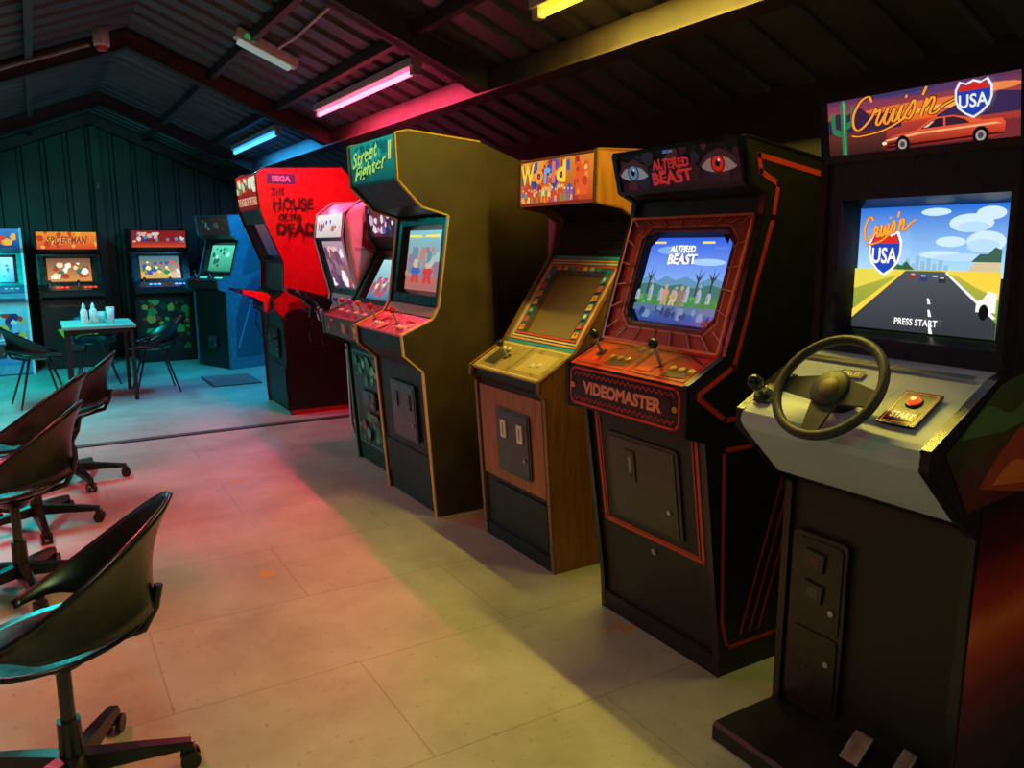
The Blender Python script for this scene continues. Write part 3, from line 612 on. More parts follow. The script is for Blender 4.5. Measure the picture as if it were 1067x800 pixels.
b=MB(); f=C3.seg(0); b.prism(f,rectp(f,-.02,1.02,.0,.7),-.012,.002,c('0c0c0e')); b.build('kick_plate','paint',R)

# ---- 4. tall gold-lit cabinet
C4=Cab('tall olive-brown arcade cabinet with thin yellow edging and overhanging teal sign',[(1.745,0),(1.735,.1),(1.68,.80),(1.575,.89),(1.565,.995),(1.74,1.07),(1.775,1.13),(1.84,1.60),(1.69,1.64),(1.565,1.765),(1.555,1.985),(1.62,2.0),(2.02,1.97),(2.35,1.86),(2.45,1.80),(2.45,0)],3.66,4.34,
    side='3e2e20',body='161412',trimc='d8b020',deep={6:.05},trimto=12,sidemat='worn')
R=C4.root
f=C4.seg(9); m=Pic(f,-.006); m.grad(0,0,1,1,c('0c4a48'),c('1f8a78')); m.rect(0,0,1,.06,c('0a2a2a')); m.blobs(0.02,.08,.96,.86,[c('146058'),c('239484'),c('0f4c4c')],14,.08,6)
m.text('Street',.36,.7,.6,.34,c('a8d860'),shear=.4,bold=.02,rot=.12,outline=c('0a2a28'),ow=.05,jit=.1); m.text('Fighter',.46,.34,.74,.38,c('a8d860'),shear=.4,bold=.02,rot=.12,outline=c('0a2a28'),ow=.05,jit=.1); m.text('II',.9,.68,.08,.4,c('d8d050'),shear=.3,bold=.05,outline=c('0a2a28'))
m.build('marquee','glow',R)
f=C4.seg(6); bezel(C4,f,.14,.86,.16,.86,.045,'161618'); g=sub(f,.14,.86,.16,.86); s=Pic(g,-.044,.0005)
s.grad(0,0,1,1,c('7a4a6a'),c('7ab0b8')); s.rect(0,0,1,.22,c('a0605a')); s.blobs(0,.22,1,.5,[c('6a7a8a'),c('8a6a7a'),c('9ab0a8'),c('a87a6a')],20,.1,4); s.figures(.15,.12,.7,.42,[c('b83a3a'),c('3a5aa0'),c('c8b8a0')],2,8,'c8a080'); s.rect(.08,.88,.36,.04,c('f0d040')); s.rect(.56,.88,.36,.04,c('f0d040')); s.build('screen','screen',R)
f=C4.seg(5); a=Pic(f,.001); a.rect(.02,.1,.96,.8,c('c86a5a')); a.build('instruction_strip','art',R)
f=C4.seg(7); a=Pic(f,-.008); a.rect(0.02,.05,.96,.9,c('1a1a1a'))
for i in range(16): a.rect(.2+.04*i,.2,.015,.6,c('050505'))
a.build('speaker_grille','art',R)
f=C4.seg(4,d=-.003); b=MB(); b.prism(f,rectp(f,0,1,0,1),-.008,.004,c('b84a4a')); cp=b.build('control_panel','gloss',R); cp['label']='pink control panel'
a=Pic(f,.0045); a.blobs(.02,.05,.96,.9,[c('e86a5a'),c('8a2a3a'),c('f0a080')],16,.05,4); a.build('panel_print','art',cp)
for x in (.12,.62): joystick(f,x,.5,cp,'c02020')
for x in (.24,.31,.38,.74,.81,.88):
    for v in (.35,.68): button(f,x,v,cp,'f0e8e0' if v<.5 else 'd03030')
f=C4.seg(1); d,ff=coin_door(f,R,.3,.82,.4,.86,2,'1a1a1c','4a4a4c'); b=MB(); b.prism(f,rectp(f,.04,.96,.02,.32),-.012,.0,c('141416')); b.build('lower_panel','paint',R)

# ---- 5. small dark cabinet behind it
C5=Cab('dark arcade cabinet with green printed front, between tall olive cabinet and pale gun cabinet',[(1.82,0),(1.81,.1),(1.76,.80),(1.61,.88),(1.60,1.0),(1.80,1.08),(1.99,1.42),(1.94,1.50),(1.92,1.70),(2.5,1.75),(2.5,0)],4.42,5.06,
    side='14161a',body='121416',trimc='2a6a5a',deep={5:.05})
R=C5.root
f=C5.seg(7); m=Pic(f,-.006); m.rect(0,0,1,1,c('1a1a2a')); m.blobs(0.02,.1,.96,.8,[c('c8a8c8'),c('e8d8e0'),c('8a4a8a'),c('4a5aa0')],20,.06,9); m.build('marquee','glow',R)
f=C5.seg(5); bezel(C5,f,.14,.86,.14,.86,.045,'141418'); s=Pic(sub(f,.14,.86,.14,.86),-.044); s.grad(0,0,1,1,c('3a6a8a'),c('a0d0d8')); s.blobs(.05,.05,.9,.5,[c('d8d8a0'),c('a84a5a'),c('3a8a4a')],14,.08,10); s.build('screen','screen',R)
f=C5.seg(4,d=-.003); b=MB(); b.prism(f,rectp(f,0,1,0,1),-.008,.004,c('6a4a4a')); cp=b.build('control_panel','gloss',R)
for x,cc in ((.1,'3060d0'),(.32,'d03030'),(.56,'a040c0'),(.8,'e08020')):
    joystick(f,x,.45,cp,cc,.06)
    for dx in (.07,.12): button(f,x+dx,.4,cp,'e8d040' if dx<.1 else 'f0f0e8')
f=C5.seg(3); a=Pic(f,.001); a.rect(0,0,1,1,c('5a4a3a')); a.blobs(.02,.1,.96,.8,[c('c8a060'),c('7a3a2a'),c('e8c880')],14,.05,2); a.build('front_lip','art',R)
f=C5.seg(1); a=Pic(f,-.008); a.rect(.04,.04,.92,.92,c('101a16')); a.stroke([(.08,.06),(.92,.06),(.92,.94),(.08,.94)],.008,c('3aa878'),True); a.blobs(.12,.62,.76,.29,[c('4ac888'),c('2a8a5a'),c('3ab070'),c('70d8a0')],22,.05,6); a.blobs(.14,.09,.72,.3,[c('2a7a54'),c('8a4a34'),c('3a9a6a'),c('4ab080')],16,.06,7)
a.build('front_art','art',R)
coin_door(f,R,.34,.72,.44,.6,1,'16181a','3a5a4a')

# ---- 6. pale gun cabinet
dx=.17
C6=Cab('pale silver light-gun cabinet with slanted rounded head, beside the red cabinet',[(x+dx,z) for x,z in [(1.86,0),(1.84,.1),(1.82,.84),(1.62,.90),(1.60,.98),(1.70,1.03),(1.71,1.10),(1.61,1.50),(1.63,1.66),(1.75,1.75),(1.95,1.76),(2.08,1.68),(2.16,1.5),(2.3,1.36),(2.35,1.3),(2.35,0)]],5.13,5.75,
    side='1c1c20',body='c8b8bc',trimc='d8c0c4',trimto=13,bodymat='gloss',deep={6:.03})
R=C6.root
hp0=[(1.72,1.05),(1.64,1.40),(1.63,1.60),(1.69,1.70),(1.80,1.745),(1.94,1.74),(2.05,1.68),(2.12,1.5),(2.11,1.26),(2.0,1.1),(1.86,1.03)]
hp=[(v.x+dx-C6.X0,v.y) for v in catmull(hp0,5,True)]; ce=(sum(p[0] for p in hp)/len(hp),sum(p[1] for p in hp)/len(hp))
def shr(k): return [(ce[0]+(x-ce[0])*k,ce[1]+(z-ce[1])*k) for x,z in hp]
fh=Frame((0,-C6.hw,0),(1,0,0),(0,0,1)); b=MB(); hc=c('f4ece4')
ringsq=[(1.,0.),(.99,.02),(.96,.034),(.92,.043),(.87,.047)]
for (k0,d0),(k1,d1) in zip(ringsq,ringsq[1:]): b.ring(fh,shr(k0),shr(k1),d0,d1,hc)
hi=shr(.87); b.face([fh.pt(*p,.047) for p in hi],hc); bmesh.ops.remove_doubles(b.bm,verts=b.bm.verts[:],dist=.0002)
for fc in b.bm.faces: fc.smooth=len(fc.verts)<6
hd=b.build('head_cover','gloss',R,True); hd['label']='pale pink plastic head cover'
xm=min(p[0] for p in hi)
a=Pic(Frame((xm,-C6.hw-.047,1.09),(1,0,0),(0,0,1),.42,.6),.001)
a.poly([(.12,.66),(.14,.84),(.28,.92),(.6,.94),(.8,.86),(.9,.66),(.5,.6)],c('f4ecea'))
a.poly([(.16,.6),(.2,.84),(.3,.9),(.36,.78),(.44,.7),(.36,.62),(.4,.5),(.28,.52)],c('b02a30')); a.poly([(.22,.66),(.26,.8),(.32,.76),(.3,.64)],c('e08070')); a.poly([(.5,.68),(.6,.8),(.78,.82),(.7,.72),(.86,.66),(.66,.64)],c('c85058')); a.text('SEGA',.6,.5,.46,.11,c('4a3ac0'),bold=.04,rot=.1); a.poly([(.24,.26),(.92,.38),(.9,.26),(.7,.12),(.3,.1)],c('8a4a8a')); a.text('SEGA',.58,.23,.4,.08,WHT,rot=.12,bold=.03)
a.stroke([(.06,.56),(.5,.53),(.95,.6)],.008,c('b08a94')); a.build('head_print','art',hd)
f=C6.seg(6); bezel(C6,f,.1,.9,.08,.92,.025,'2a2a2e'); s=Pic(sub(f,.1,.9,.08,.92),-.024); s.grad(0,0,1,1,c('3a2a3a'),c('a8889a')); s.blobs(.05,.05,.9,.85,[c('d8b0a8'),c('6a3a5a'),c('e8d8d8'),c('8a4a5a'),c('3a3a6a')],22,.1,6); s.build('screen','screen',R)
f=C6.seg(7); m=Pic(f,-.006); m.grad(0,0,1,1,c('d8c8c8'),c('fff8f4')); m.blobs(.1,.25,.8,.5,[c('c86a70'),c('8a4a8a'),c('e8b0a8'),c('5a5ab0')],12,.05,3); m.build('marquee','glow',R)
f=C6.seg(1); a=Pic(f,-.008); a.rect(.03,.02,.94,.96,c('18181c')); a.stroke([(.1,.08),(.9,.08),(.9,.9),(.1,.9)],.006,c('7a7a80'),True); a.build('front_print','art',R); coin_door(f,R,.3,.7,.4,.75,2,'202024','6a6a6c')
def gun(par,mx,col,col2='1a1a1c'):
    b=MB(); body=[(-.16,.01),(-.17,.045),(-.02,.055),(.04,.05),(.07,.03),(.06,-.0),(.085,-.1),(.04,-.11),(.02,-.03),(-.02,-.02),(-.05,.0)]
    r3=mx.to_3x3()
    f2=Frame(mx@V((0,.018,0)),r3@V((1,0,0)),r3@V((0,0,1))); b.prism(f2,body,0,.036,c(col)); f3=Frame(mx@V((0,.022,0)),r3@V((1,0,0)),r3@V((0,0,1)))
    b.prism(f3,[(-.17,.02),(-.19,.02),(-.19,.04),(-.17,.04)],0,.03,c(col2)); b.tube([mx@V(p) for p in ((-.02,0,-.02),(-.03,0,-.05),(.0,0,-.065),(.03,0,-.05))],.005,c(col2),8)
    g=b.build('light_gun','gloss',par)
    t=MB(); t.tube([mx@V(p) for p in ((.06,0,-.11),(.07,0,-.2),(.12,0,-.28),(.22,0,-.22),(.28,0,-.1))],.008,c('0c0c0e'),8); t.build('gun_cable','gloss',g)
    return g
for yy in (-.15,.15): gun(R,MT(-.36,yy,1.05)@Matrix.Rotation(.35,4,'Y')@Matrix.Scale(1.15,4),'1c1c20','606064')

# ---- 7. red light-gun cabinet
C7=Cab('big red light-gun arcade cabinet with dark lettering along its side',[(1.80,0),(1.79,.1),(1.77,.84),(1.70,.9),(1.70,1.0),(1.78,1.06),(1.79,1.30),(1.66,1.62),(1.62,1.74),(1.60,2.02),(1.66,2.06),(2.32,2.10),(2.38,2.04),(2.46,1.86),(2.48,0)],6.65,7.42,
    side='a81c22',body='151214',trimc='1a0a0c',deep={6:.08,5:.03},sidemat='gloss')
R=C7.root
n=C7.near(1.66,2.42,0,2.05); a=Pic(n,.001)
a.poly([(.14,.02),(.98,.02),(.98,.5),(.7,.46),(.2,.44),(.15,.42)],c('1a1012')); a.poly([(.2,.44),(.7,.46),(.98,.5),(.98,.53),(.2,.47)],c('6a1014'))
a.poly([(.62,.56),(.8,.6),(.95,.66),(.96,.56),(.8,.5),(.7,.46)],c('7a0e12'))
a.build('side_art','art',C7.sides[0])
a=Pic(n,.003)
dk=c('2c0508')
def horror(t,x,y,w,h,seed):
    a.text(t,x,y,w,h,dk,bold=.035,jit=.13); rd=random.Random(seed)
    for i in range(len(t)*2):
        px=x-w/2+w*(i+.5)/(len(t)*2); ll=h*(.2+.5*rd.random()); up=rd.random()<.3; q=.005+.004*rd.random()
        if up: a.poly([(px-q,y+h*.35),(px+q,y+h*.35),(px+.006,y+h*.45+ll*.6)],dk)
        else: a.poly([(px-q,y-h*.35),(px-.004,y-h*.4-ll),(px+q,y-h*.35)],dk)
horror('THE',.15,.916,.14,.026,1); horror('HOUSE',.31,.87,.44,.05,2); horror('OF THE',.27,.818,.25,.024,3); horror('DEAD',.33,.772,.42,.05,4)
a.build('side_lettering','art',C7.sides[0])
a=Pic(n,.003); a.rect(.04,.948,.3,.04,c('2a3a8a')); a.text('SEGA',.19,.968,.2,.022,c('e0e8f8'),bold=.04); a.build('logo_band','art',C7.sides[0])
f=C7.seg(8); m=Pic(f,-.006); m.grad(0,0,1,1,c('6a1014'),c('c02a20')); m.blobs(.02,.5,.96,.45,[c('c8d8a0'),c('5a7a5a'),c('e8e8d0'),c('2a2a2a')],24,.06,12); m.text('THE HOUSE OF THE DEAD',.5,.25,.9,.24,c('f0c0a0')); m.build('marquee','glow',R)
f=C7.seg(6); bezel(C7,f,.1,.9,.1,.95,.07,'2a0c10'); s=Pic(sub(f,.1,.9,.1,.95),-.069); s.grad(0,0,1,1,c('1a2a4a'),c('5a3a4a')); s.build('screen','screen',R)
f=C7.seg(4); b=MB(); b.prism(f,rectp(f,0,1,0,1),-.02,.003,c('2a1416')); b.build('gun_shelf','gloss',R)
for yy,cl in ((-.2,'e0262a'),(.2,'2a5ac8')): gun(R,MT(-.16,yy,1.0)@Matrix.Rotation(.2,4,'Y')@Matrix.Scale(1.2,4),cl)
f=C7.seg(1); coin_door(f,R,.25,.75,.5,.85,2,'1a1a1c','5a5a5c'); b=MB(); b.prism(f,rectp(f,.1,.9,.06,.42),-.012,.0,c('1a1012')); b.build('lower_panel','paint',R)

# ---- far cabinets
GP=[(0,0),(0.0,.12),(-.0,.82),(-.10,.86),(-.10,.94),(.08,1.0),(.2,1.36),(.10,1.42),(.07,1.62),(.6,1.65),(.66,1.58),(.66,0)]
def far_cab(label,loc,rz,side,body,trimc,mq,scr,front,panel,btn,w=.66,zs=1.,group='arcade cabinets at the far wall',bm='paint'):
    C=Cab(label,[(x,z*zs) for x,z in GP],-w/2,w/2,side=side,body=body,trimc=trimc,loc=loc,rz=rz,deep={5:.05},group=group,sidemat=bm)
    R=C.root
    m=Pic(C.seg(7),-.006); mq(m); m.build('marquee','glow',R)
    f=C.seg(5); bezel(C,f,.13,.87,.14,.9,.045,'121214'); s=Pic(sub(f,.13,.87,.14,.9),-.044,.0006); scr(s); s.build('screen','screen',R)
    f=C.seg(4,d=-.003); b=MB(); b.prism(f,rectp(f,0,1,0,1),-.008,.004,c(panel)); cp=b.build('control_panel','gloss',R)
    for x in (.15,.62): joystick(f,x,.45,cp,btn[0])
    for x in (.27,.35,.43,.74,.82,.9): button(f,x,.5,cp,btn[1],.018,'lamp' if btn[2] else 'gloss')
    a=Pic(C.seg(1),-.008); front(a); a.build('front_art','art',R)
    f=C.seg(1); coin_door(f,R,.36,.64,.12,.34,2,'161618','4a4a4c')
    return C
def mq8(m): m.rect(0,0,1,1,c('8a1a18')); m.grad(0,.0,1,.4,c('d84a2a'),c('8a1a18')); m.blobs(.02,.3,.96,.6,[c('d8d0d8'),c('5a8ab0'),c('e8b0a0'),c('2a3a7a')],26,.04,1)
def sc8(s): s.grad(0,0,1,1,c('b0903a'),c('3a6a7a')); s.rect(0,0,1,.3,c('c8a050')); s.blobs(.05,.15,.9,.6,[c('2a7a3a'),c('d84a2a'),c('f0e0a0'),c('3a4a9a')],24,.07,3)
def fr8(a): a.rect(.03,.02,.94,.96,c('14241c')); a.blobs(.06,.35,.88,.6,[c('2a8a4a'),c('3aa85a'),c('c83a28'),c('c8a040'),c('1a4a2a')],34,.08,5); a.blobs(.06,.05,.88,.3,[c('1a4a2a'),c('2a6a3a'),c('8a2a1a')],16,.08,6)
far_cab('black arcade cabinet with red sign and green and red printed front',(1.36,10.62,0),PI/2,'101214','101214','1a1a1c',mq8,sc8,fr8,'1a2a5a',('d02020','30a0ff',1))
def mq9(m): m.grad(0,0,1,1,c('d8401a'),c('f09a30')); m.blobs(0,.0,1,1,[c('e86a2a'),c('c83a1a'),c('f0b040')],16,.06,3); m.text('SPIDER-MAN',.5,.55,.66,.4,c('a01a10'),shear=.2,bold=.04,outline=c('f8e060'),ow=.03)
def sc9(s): s.grad(0,0,1,1,c('c88a4a'),c('6a4a3a')); s.blobs(.05,.1,.9,.7,[c('e8d0a0'),c('a83a2a'),c('3a6a5a'),c('f0f0e0')],22,.08,4)
def fr9(a): a.rect(.03,.02,.94,.96,c('101416')); a.poly([(.2,.5),(.8,.66),(.9,.3),(.4,.18)],c('c8d040')); a.poly([(.3,.52),(.7,.6),(.74,.36),(.42,.28)],c('2a6a3a')); a.stroke([(.1,.9),(.9,.9)],.02,c('8a2a1a'))
far_cab('black arcade cabinet with orange sign, behind the pale table',(.36,10.62,0),PI/2,'16100e','14100e','3a1a12',mq9,sc9,fr9,'2a1210',('d02020','ff3020',1),zs=.985)
def mq10(m): m.grad(0,0,1,1,c('1a3a8a'),c('3a8ad8')); m.blobs(.05,.1,.9,.8,[c('e8e8f0'),c('f0c040'),c('d84a3a'),c('2a4ab0')],16,.06,4)
def sc10(s): s.grad(0,0,1,1,c('2a8ad0'),c('a0e0f0')); s.blobs(.1,.1,.8,.6,[c('f0f0f0'),c('2a4aa0')],10,.08,2)
def fr10(a): a.grad(.0,0,1,1,c('2a8ac8'),c('a0dcec')); a.blobs(.05,.42,.9,.4,[c('1a2a6a'),c('d83a2a'),c('f0f0f0'),c('f0c040'),c('2a4aa0')],26,.08,8); a.stroke([(.06,.38),(.94,.42)],.02,c('f0f0f0'))
far_cab('pale blue arcade cabinet at the left end of the far wall',(-.44,10.35,0),PI/2,'7ac0d8','5aa0c0','d0e8f0',mq10,sc10,fr10,'3a7aa8',('2040a0','f0f0f0',0),w=.7)
def mq11(m): m.rect(0,0,1,1,c('0c1a1a')); m.blobs(.1,.2,.8,.6,[c('2a6a6a'),c('1a4a4a')],10,.05,2)
def sc11(s): s.grad(0,0,1,1,c('2a8a6a'),c('5ad0b0')); s.blobs(.1,.1,.8,.8,[c('a0f0d0'),c('1a5a4a'),c('3aa88a')],16,.07,3)
def fr11(a): a.rect(.03,.02,.94,.96,c('0c1414'))
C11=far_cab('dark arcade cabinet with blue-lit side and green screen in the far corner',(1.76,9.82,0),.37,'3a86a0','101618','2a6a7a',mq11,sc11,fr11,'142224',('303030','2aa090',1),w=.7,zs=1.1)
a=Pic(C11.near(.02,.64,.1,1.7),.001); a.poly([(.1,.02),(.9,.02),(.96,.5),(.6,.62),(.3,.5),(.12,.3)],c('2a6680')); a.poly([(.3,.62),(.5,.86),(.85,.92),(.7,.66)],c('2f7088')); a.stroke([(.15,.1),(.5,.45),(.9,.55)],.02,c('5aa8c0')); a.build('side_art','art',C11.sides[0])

# ---------------------------------------------------------------- ceiling tube lamps and unseen area lamps
TX=2.02; TZ=2.452
def lamp(y0,y1,col,label,power,lc):
    t=thing('ceiling_light',label,'ceiling light',(TX,(y0+y1)/2,TZ),0,'fluorescent ceiling lights above the cabinets'); L=y1-y0
    b=MB(); b.box((0,0,.052),(.075,L,.05),c('d0d0d0'),None,.006); b.build('housing','paint',t)
    for sgn in (-1,1):
        b=MB(); b.box((0,sgn*(L/2-.03),.012),(.045,.05,.06),c('c8c8c8'),None,.005); b.build('end_cap','paint',t)
    b=MB(); m=MT(0,-L/2+.05,0)@Matrix.Rotation(-PI/2,4,'X'); b.cyl(m,.016,.016,L-.1,col,14); b.build('tube','tube',t)
    li=bpy.data.lights.new('tube_lamp','AREA'); li.shape='RECTANGLE'; li.size=.03; li.size_y=L-.1; li.energy=power; li.color=lc
    lo=bpy.data.objects.new('tube_lamp',li); COL.objects.link(lo); lo.location=(TX,(y0+y1)/2,TZ-.022)
lamp(4.42,6.3,c('ff5a7a'),'pink fluorescent tube light on the ceiling',92,(1,.05,.13))
lamp(1.3,3.14,c('ffc020'),'yellow fluorescent tube light at the top edge',50,(1,.80,.10))
lamp(7.45,9.3,c('2a8aff'),'blue fluorescent tube light near the far wall',56,(.03,.44,1))
def area(loc,rot,size,sy,e,col):  # unseen area lamps without fittings, some added purely as fill
    li=bpy.data.lights.new('unseen_lamp','AREA'); li.shape='RECTANGLE'; li.size=size; li.size_y=sy; li.energy=e; li.color=col
    o=bpy.data.objects.new('unseen_lamp',li); COL.objects.link(o); o.location=loc; o.rotation_euler=rot
area((-.75,4.1,2.38),(0,.25,0),.06,1.2,80,(1,.10,.15))
area((-.75,1.0,2.38),(0,.35,0),.06,1.6,36,(.74,.95,.34))  # added fill for the cabinet fronts and near floor
area((-.9,-.7,2.2),(0,.8,0),.06,1.2,26,(.74,.84,1))  # added cool front fill for the driving cabinet
area((-.5,8.1,2.45),(0,.2,0),.06,2.0,150,(.0,.70,.66))
area((.5,10.2,2.7),(.6,0,0),1.8,.06,5,(.06,.8,.62))  # added wash that lifts the back wall
area((2.1,-.9,2.0),(1.0,0,0),.8,.06,7,(1,.62,.5))  # added warm fill for the driving cabinet's side art

# emergency light with conduit, smoke detector, exit sign
t=thing('emergency_light','white bulkhead emergency light strip hung under sloping ceiling','emergency light',(1.44,5.5,cz(1.44)-.055),0); 
mx=Matrix.Rotation(math.atan(SL),4,'Y'); b=MB(); b.box((0,0,0),(.42,.085,.07),c('d0dcd4'),mx,.008); b.build('housing','paint',t)
b=MB(); b.box((0,0,-.045),(.36,.07,.03),c('b8ccc0'),mx,.012); b.build('diffuser','dim',t)
b=MB(); b.box((-.12,-.045,0),(.07,.006,.03),c('3aa85a'),mx); b.build('indicator','dim',t)
b=MB(); b.tube([(1.5,5.44,cz(1.5)-.035),(1.52,5.1,cz(1.52)-.025),(1.5,4.2,cz(1.5)-.025),(1.5,3.4,cz(1.5)-.025)],.01,c('b8b8b4')); tag(b.build('conduit_pipe','paint'),'thin white conduit running along the ceiling to emergency light','pipe')
b=MB(); Yp=6.6; b.tube([(-.6,Yp,cz(-.6)-.1),(.0,Yp,cz(0)-.09),(.48,Yp,cz(.48)-.09)],.014,c('8a8a8a')); tag(b.build('conduit_pipe','paint'),'grey conduit running across the ceiling to the smoke detector','pipe')
t=thing('smoke_detector','small red and white smoke detector under the ceiling at upper left','smoke detector',(.56,6.6,cz(.56)-.105),0)
b=MB(); b.lathe(MT(0,0,0),[(.001,.1),(.055,.1),(.055,-.0),(.05,-.02),(.001,-.02)],c('d8d4d0')); b.build('base','paint',t); b=MB(); b.lathe(MT(0,0,0),[(.04,-.02),(.035,-.05),(.001,-.055)],c('c83a2a')); b.build('sensor','gloss',t)
t=thing('exit_sign','small dark green exit sign high on the far wall','sign',(.78,Y1-.115,2.17),0)
b=MB(); b.box((0,0,0),(.07,.02,.10),c('123a24'),None,.003); b.build('board','art',t)
a=Pic(Frame((-.035,-.011,-.05),(1,0,0),(0,0,1),.07,.10),.001); a.poly([(.3,.2),(.42,.4),(.4,.62),(.5,.66),(.58,.5),(.52,.42),(.6,.2),(.5,.35),(.44,.3)],c('6a9a80')); a.ell(.48,.8,.07,.06,c('6a9a80')); a.build('pictogram','art',t)
b=MB(); b.box((1.72,8.75,.005),(.5,.7,.01),c('3a464a'))
for i in range(12): b.box((1.72,8.43+.058*i,.012),(.46,.022,.006),c('8a9496'))
tag(b.build('floor_grille','paint'),'light grey slatted grille on the floor before the far corner cabinet','grille')

# ---------------------------------------------------------------- chairs
def grid(f,nu,nv,col):
    b=MB(); vs=[[b.bm.verts.new(f(i/nu,j/nv)) for j in range(nv+1)] for i in range(nu+1)]
    for i in range(nu):
        for j in range(nv):
            try: fc=b.bm.faces.new([vs[i][j],vs[i+1][j],vs[i+1][j+1],vs[i][j+1]])
            except ValueError: continue
            fc.smooth=True
            for l in fc.loops: l[b.cl]=col
    bmesh.ops.remove_doubles(b.bm,verts=b.bm.verts[:],dist=.0005); bmesh.ops.recalc_face_normals(b.bm,faces=b.bm.faces[:])
    return b
def seat_parts(t,back=.33):
    cc=c('0e0e11'); TM=2.3
    def band(u,v):
        th=-TM+2*TM*u; h=(1+math.cos(th))/2; e=max(0,1-abs(th)/TM)
        zt=.478+back*h**1.6; zl=.462+.05*h; k=min(1,e*3.2)
        zl=zt-(zt-zl)*k-.011*(1-k)
        z=zl+(zt-zl)*v; r=.205+.022*h+.06*h*v*v-.012*math.sin(PI*v)*h+.008*(1-h)*v
        return V((-r*math.cos(th),r*math.sin(th)*.95,z))
    o=grid(band,48,10,cc).build('backrest','gloss',t); m=o.modifiers.new('s','SOLIDIFY'); m.thickness=.012; m.offset=0
    def pan(u,v):
        th=2*PI*u; h=(1+math.cos(th))/2; r=.212*v
        z=.422+(.032+.042*h*h)*v**2.2-.012*max(0,-math.cos(th))*max(0,v-.75)*4
        return V((-r*math.cos(th)*(1.0 if h>.5 else 1.06),r*math.sin(th)*.97,z))
    o=grid(pan,44,9,cc).build('seat','gloss',t); m=o.modifiers.new('s','SOLIDIFY'); m.thickness=.012; m.offset=0
    b=MB(); b.tube([(-.08,0,.419),(-.2,0,.452),(-.23,0,.51),(-.243,0,.57)],.012,cc); b.build('bracket','gloss',t)
def swivel(label,loc,rz):
    t=thing('swivel_chair',label,'chair',loc,rz,'black bucket swivel chairs on castors')
    seat_parts(t)
    b=MB(); b.cyl(MT(0,0,.075),.03,.028,.15,c('151517')); b.cyl(MT(0,0,.2),.018,.018,.2,c('2a2a2c')); b.cyl(MT(0,0,.38),.05,.09,.035,c('151517')); b.build('column','gloss',t)
    for i in range(5):
        a=2*PI*i/5+.78; d=V((math.cos(a),math.sin(a),0)); q=V((-d.y,d.x,0))
        b=MB()
        st_=[(.02,.03,.075,.125),(.16,.024,.07,.105),(.29,.018,.062,.082)]
        for (r0,w0,l0,h0),(r1,w1,l1,h1) in zip(st_,st_[1:]):
            A=[d*r0-q*w0+V((0,0,l0)),d*r0+q*w0+V((0,0,l0)),d*r0+q*w0*.7+V((0,0,h0)),d*r0-q*w0*.7+V((0,0,h0))]; B=[d*r1-q*w1+V((0,0,l1)),d*r1+q*w1+V((0,0,l1)),d*r1+q*w1*.7+V((0,0,h1)),d*r1-q*w1*.7+V((0,0,h1))]
            for j in range(4): b.face([A[j],A[(j+1)%4],B[(j+1)%4],B[j]],c('141416'))
            if r1==.29: b.face(B,c('141416'))
        lg=b.build('leg','gloss',t,True)
        w=MB(); p=d*.285
        for sg in (-1,1): w.cyl(MT(p.x+q.x*sg*.017-q.x*.007,p.y+q.y*sg*.017-q.y*.007,.027)@Matrix(((d.x,0,q.x),(d.y,0,q.y),(0,1,0))).to_4x4(),.027,.027,.014,c('0c0c0e'),18)
        w.box((p.x,p.y,.045),(.03,.03,.04),c('1a1a1c'),None,.004); w.build('castor','gloss',lg)
    return t
ch=swivel('black bucket swivel chair nearest the camera at lower left',(-.03,2.2,0),PI-.25)
for lab,loc,rz in (('black bucket swivel chair second from the camera, cut by the left edge',(-.16,3.75,0),PI-.25),('black bucket swivel chair third from the camera, partly hidden by nearer one',(-.1,4.6,0),PI-.35),('black bucket swivel chair farthest from the camera, nearest the table',(.1,5.4,0),PI-.2)):
    n=copy_tree(ch); n.location=loc; n.rotation_euler=(0,0,rz); n['label']=lab
def leg_chair(label,loc,rz):
    t=thing('bucket_chair',label,'chair',loc,rz,'black bucket chairs around the table'); seat_parts(t,.27)
    for sx,sy in ((1,1),(1,-1),(-1,1),(-1,-1)):
        b=MB(); b.tube([(sx*.08,sy*.08,.43),(sx*.2,sy*.2,.0)],[.011,.008],c('141416')); b.build('leg','gloss',t)
    return t
l1=leg_chair('black bucket chair with slim legs right of the table',(.95,8.5,0),PI)
for lab,loc,rz in (('black bucket chair with slim legs left of the table',(-.05,8.3,0),.2),('black bucket chair with slim legs behind the table',(.48,9.3,0),-PI/2)):
    n=copy_tree(l1); n.location=loc; n.rotation_euler=(0,0,rz); n['label']=lab

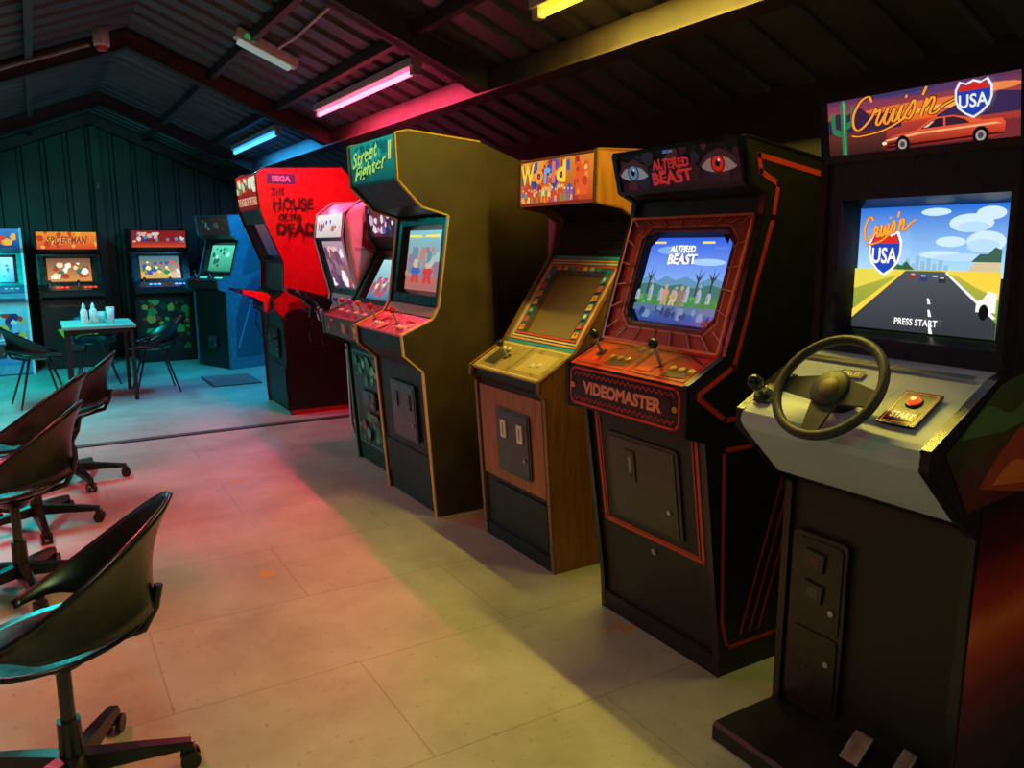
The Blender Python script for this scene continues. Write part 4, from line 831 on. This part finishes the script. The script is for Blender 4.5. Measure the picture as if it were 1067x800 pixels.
# ---------------------------------------------------------------- table and things on it
t=thing('dining_table','small pale-topped table on black legs near the far wall','table',(.47,8.42,0))
b=MB(); b.box((0,0,.705),(.60,.74,.03),c('78b0a8'),None,.006); b.build('tabletop','dash',t)
b=MB(); b.box((0,0,.67),(.52,.66,.04),c('141416')); b.build('frame','paint',t)
for sx in (-1,1):
    for sy in (-1,1): b=MB(); b.box((sx*.26,sy*.33,.345),(.034,.034,.69),c('141416'),None,.004); b.build('leg','paint',t)
def bottle(label,x,y,col,cap):
    t=thing('sauce_bottle',label,'bottle',(x,y,.72),0,'sauce bottles on the table')
    b=MB(); b.lathe(I4,[(.001,0),(.03,0),(.032,.02),(.032,.12),(.02,.14),(.015,.145)],c(col)); b.build('bottle_body','gloss',t); b=MB(); b.lathe(I4,[(.018,.142),(.016,.165),(.005,.195),(.001,.195)],c(cap)); b.build('cap','gloss',t)
bottle('white sauce bottle nearest the left end of the table',.36,8.3,'e8ece8','d8dcd8'); bottle('white sauce bottle beside the short cup on the table',.44,8.36,'e4ece6','f0f4f0')
def cup(label,x,y,h):
    t=thing('cup',label,'cup',(x,y,.72),0,'cups on the table')
    b=MB(); b.lathe(I4,[(.001,.0),(.028,0),(.038,h),(.034,h),(.026,.008),(.001,.008)],c('e0ece8')); b.build('cup_body','gloss',t)
    b=MB(); b.lathe(I4,[(.038,h-.004),(.041,h),(.038,h+.004)],c('f4f8f4')); b.build('rim','gloss',t)
cup('tall white cup on the right of the table',.58,8.3,.15); cup('short white cup between the sauce bottles and the tall cup',.51,8.42,.1)

# ---------------------------------------------------------------- world and camera
w=bpy.data.worlds.new('world'); SC.world=w; w.use_nodes=True; w.node_tree.nodes['Background'].inputs[0].default_value=(.02,.03,.04,1); w.node_tree.nodes['Background'].inputs[1].default_value=.3
f_=815.; yaw=math.atan(493/f_); pit=math.atan(145/f_)
cam=bpy.data.cameras.new('camera'); co=bpy.data.objects.new('camera',cam); COL.objects.link(co); SC.camera=co
cam.sensor_fit='HORIZONTAL'; cam.sensor_width=36; cam.lens=36*f_/1067; cam.clip_start=.02
co.location=(0,0,1.45); co.rotation_euler=(PI/2-pit,0,-yaw)
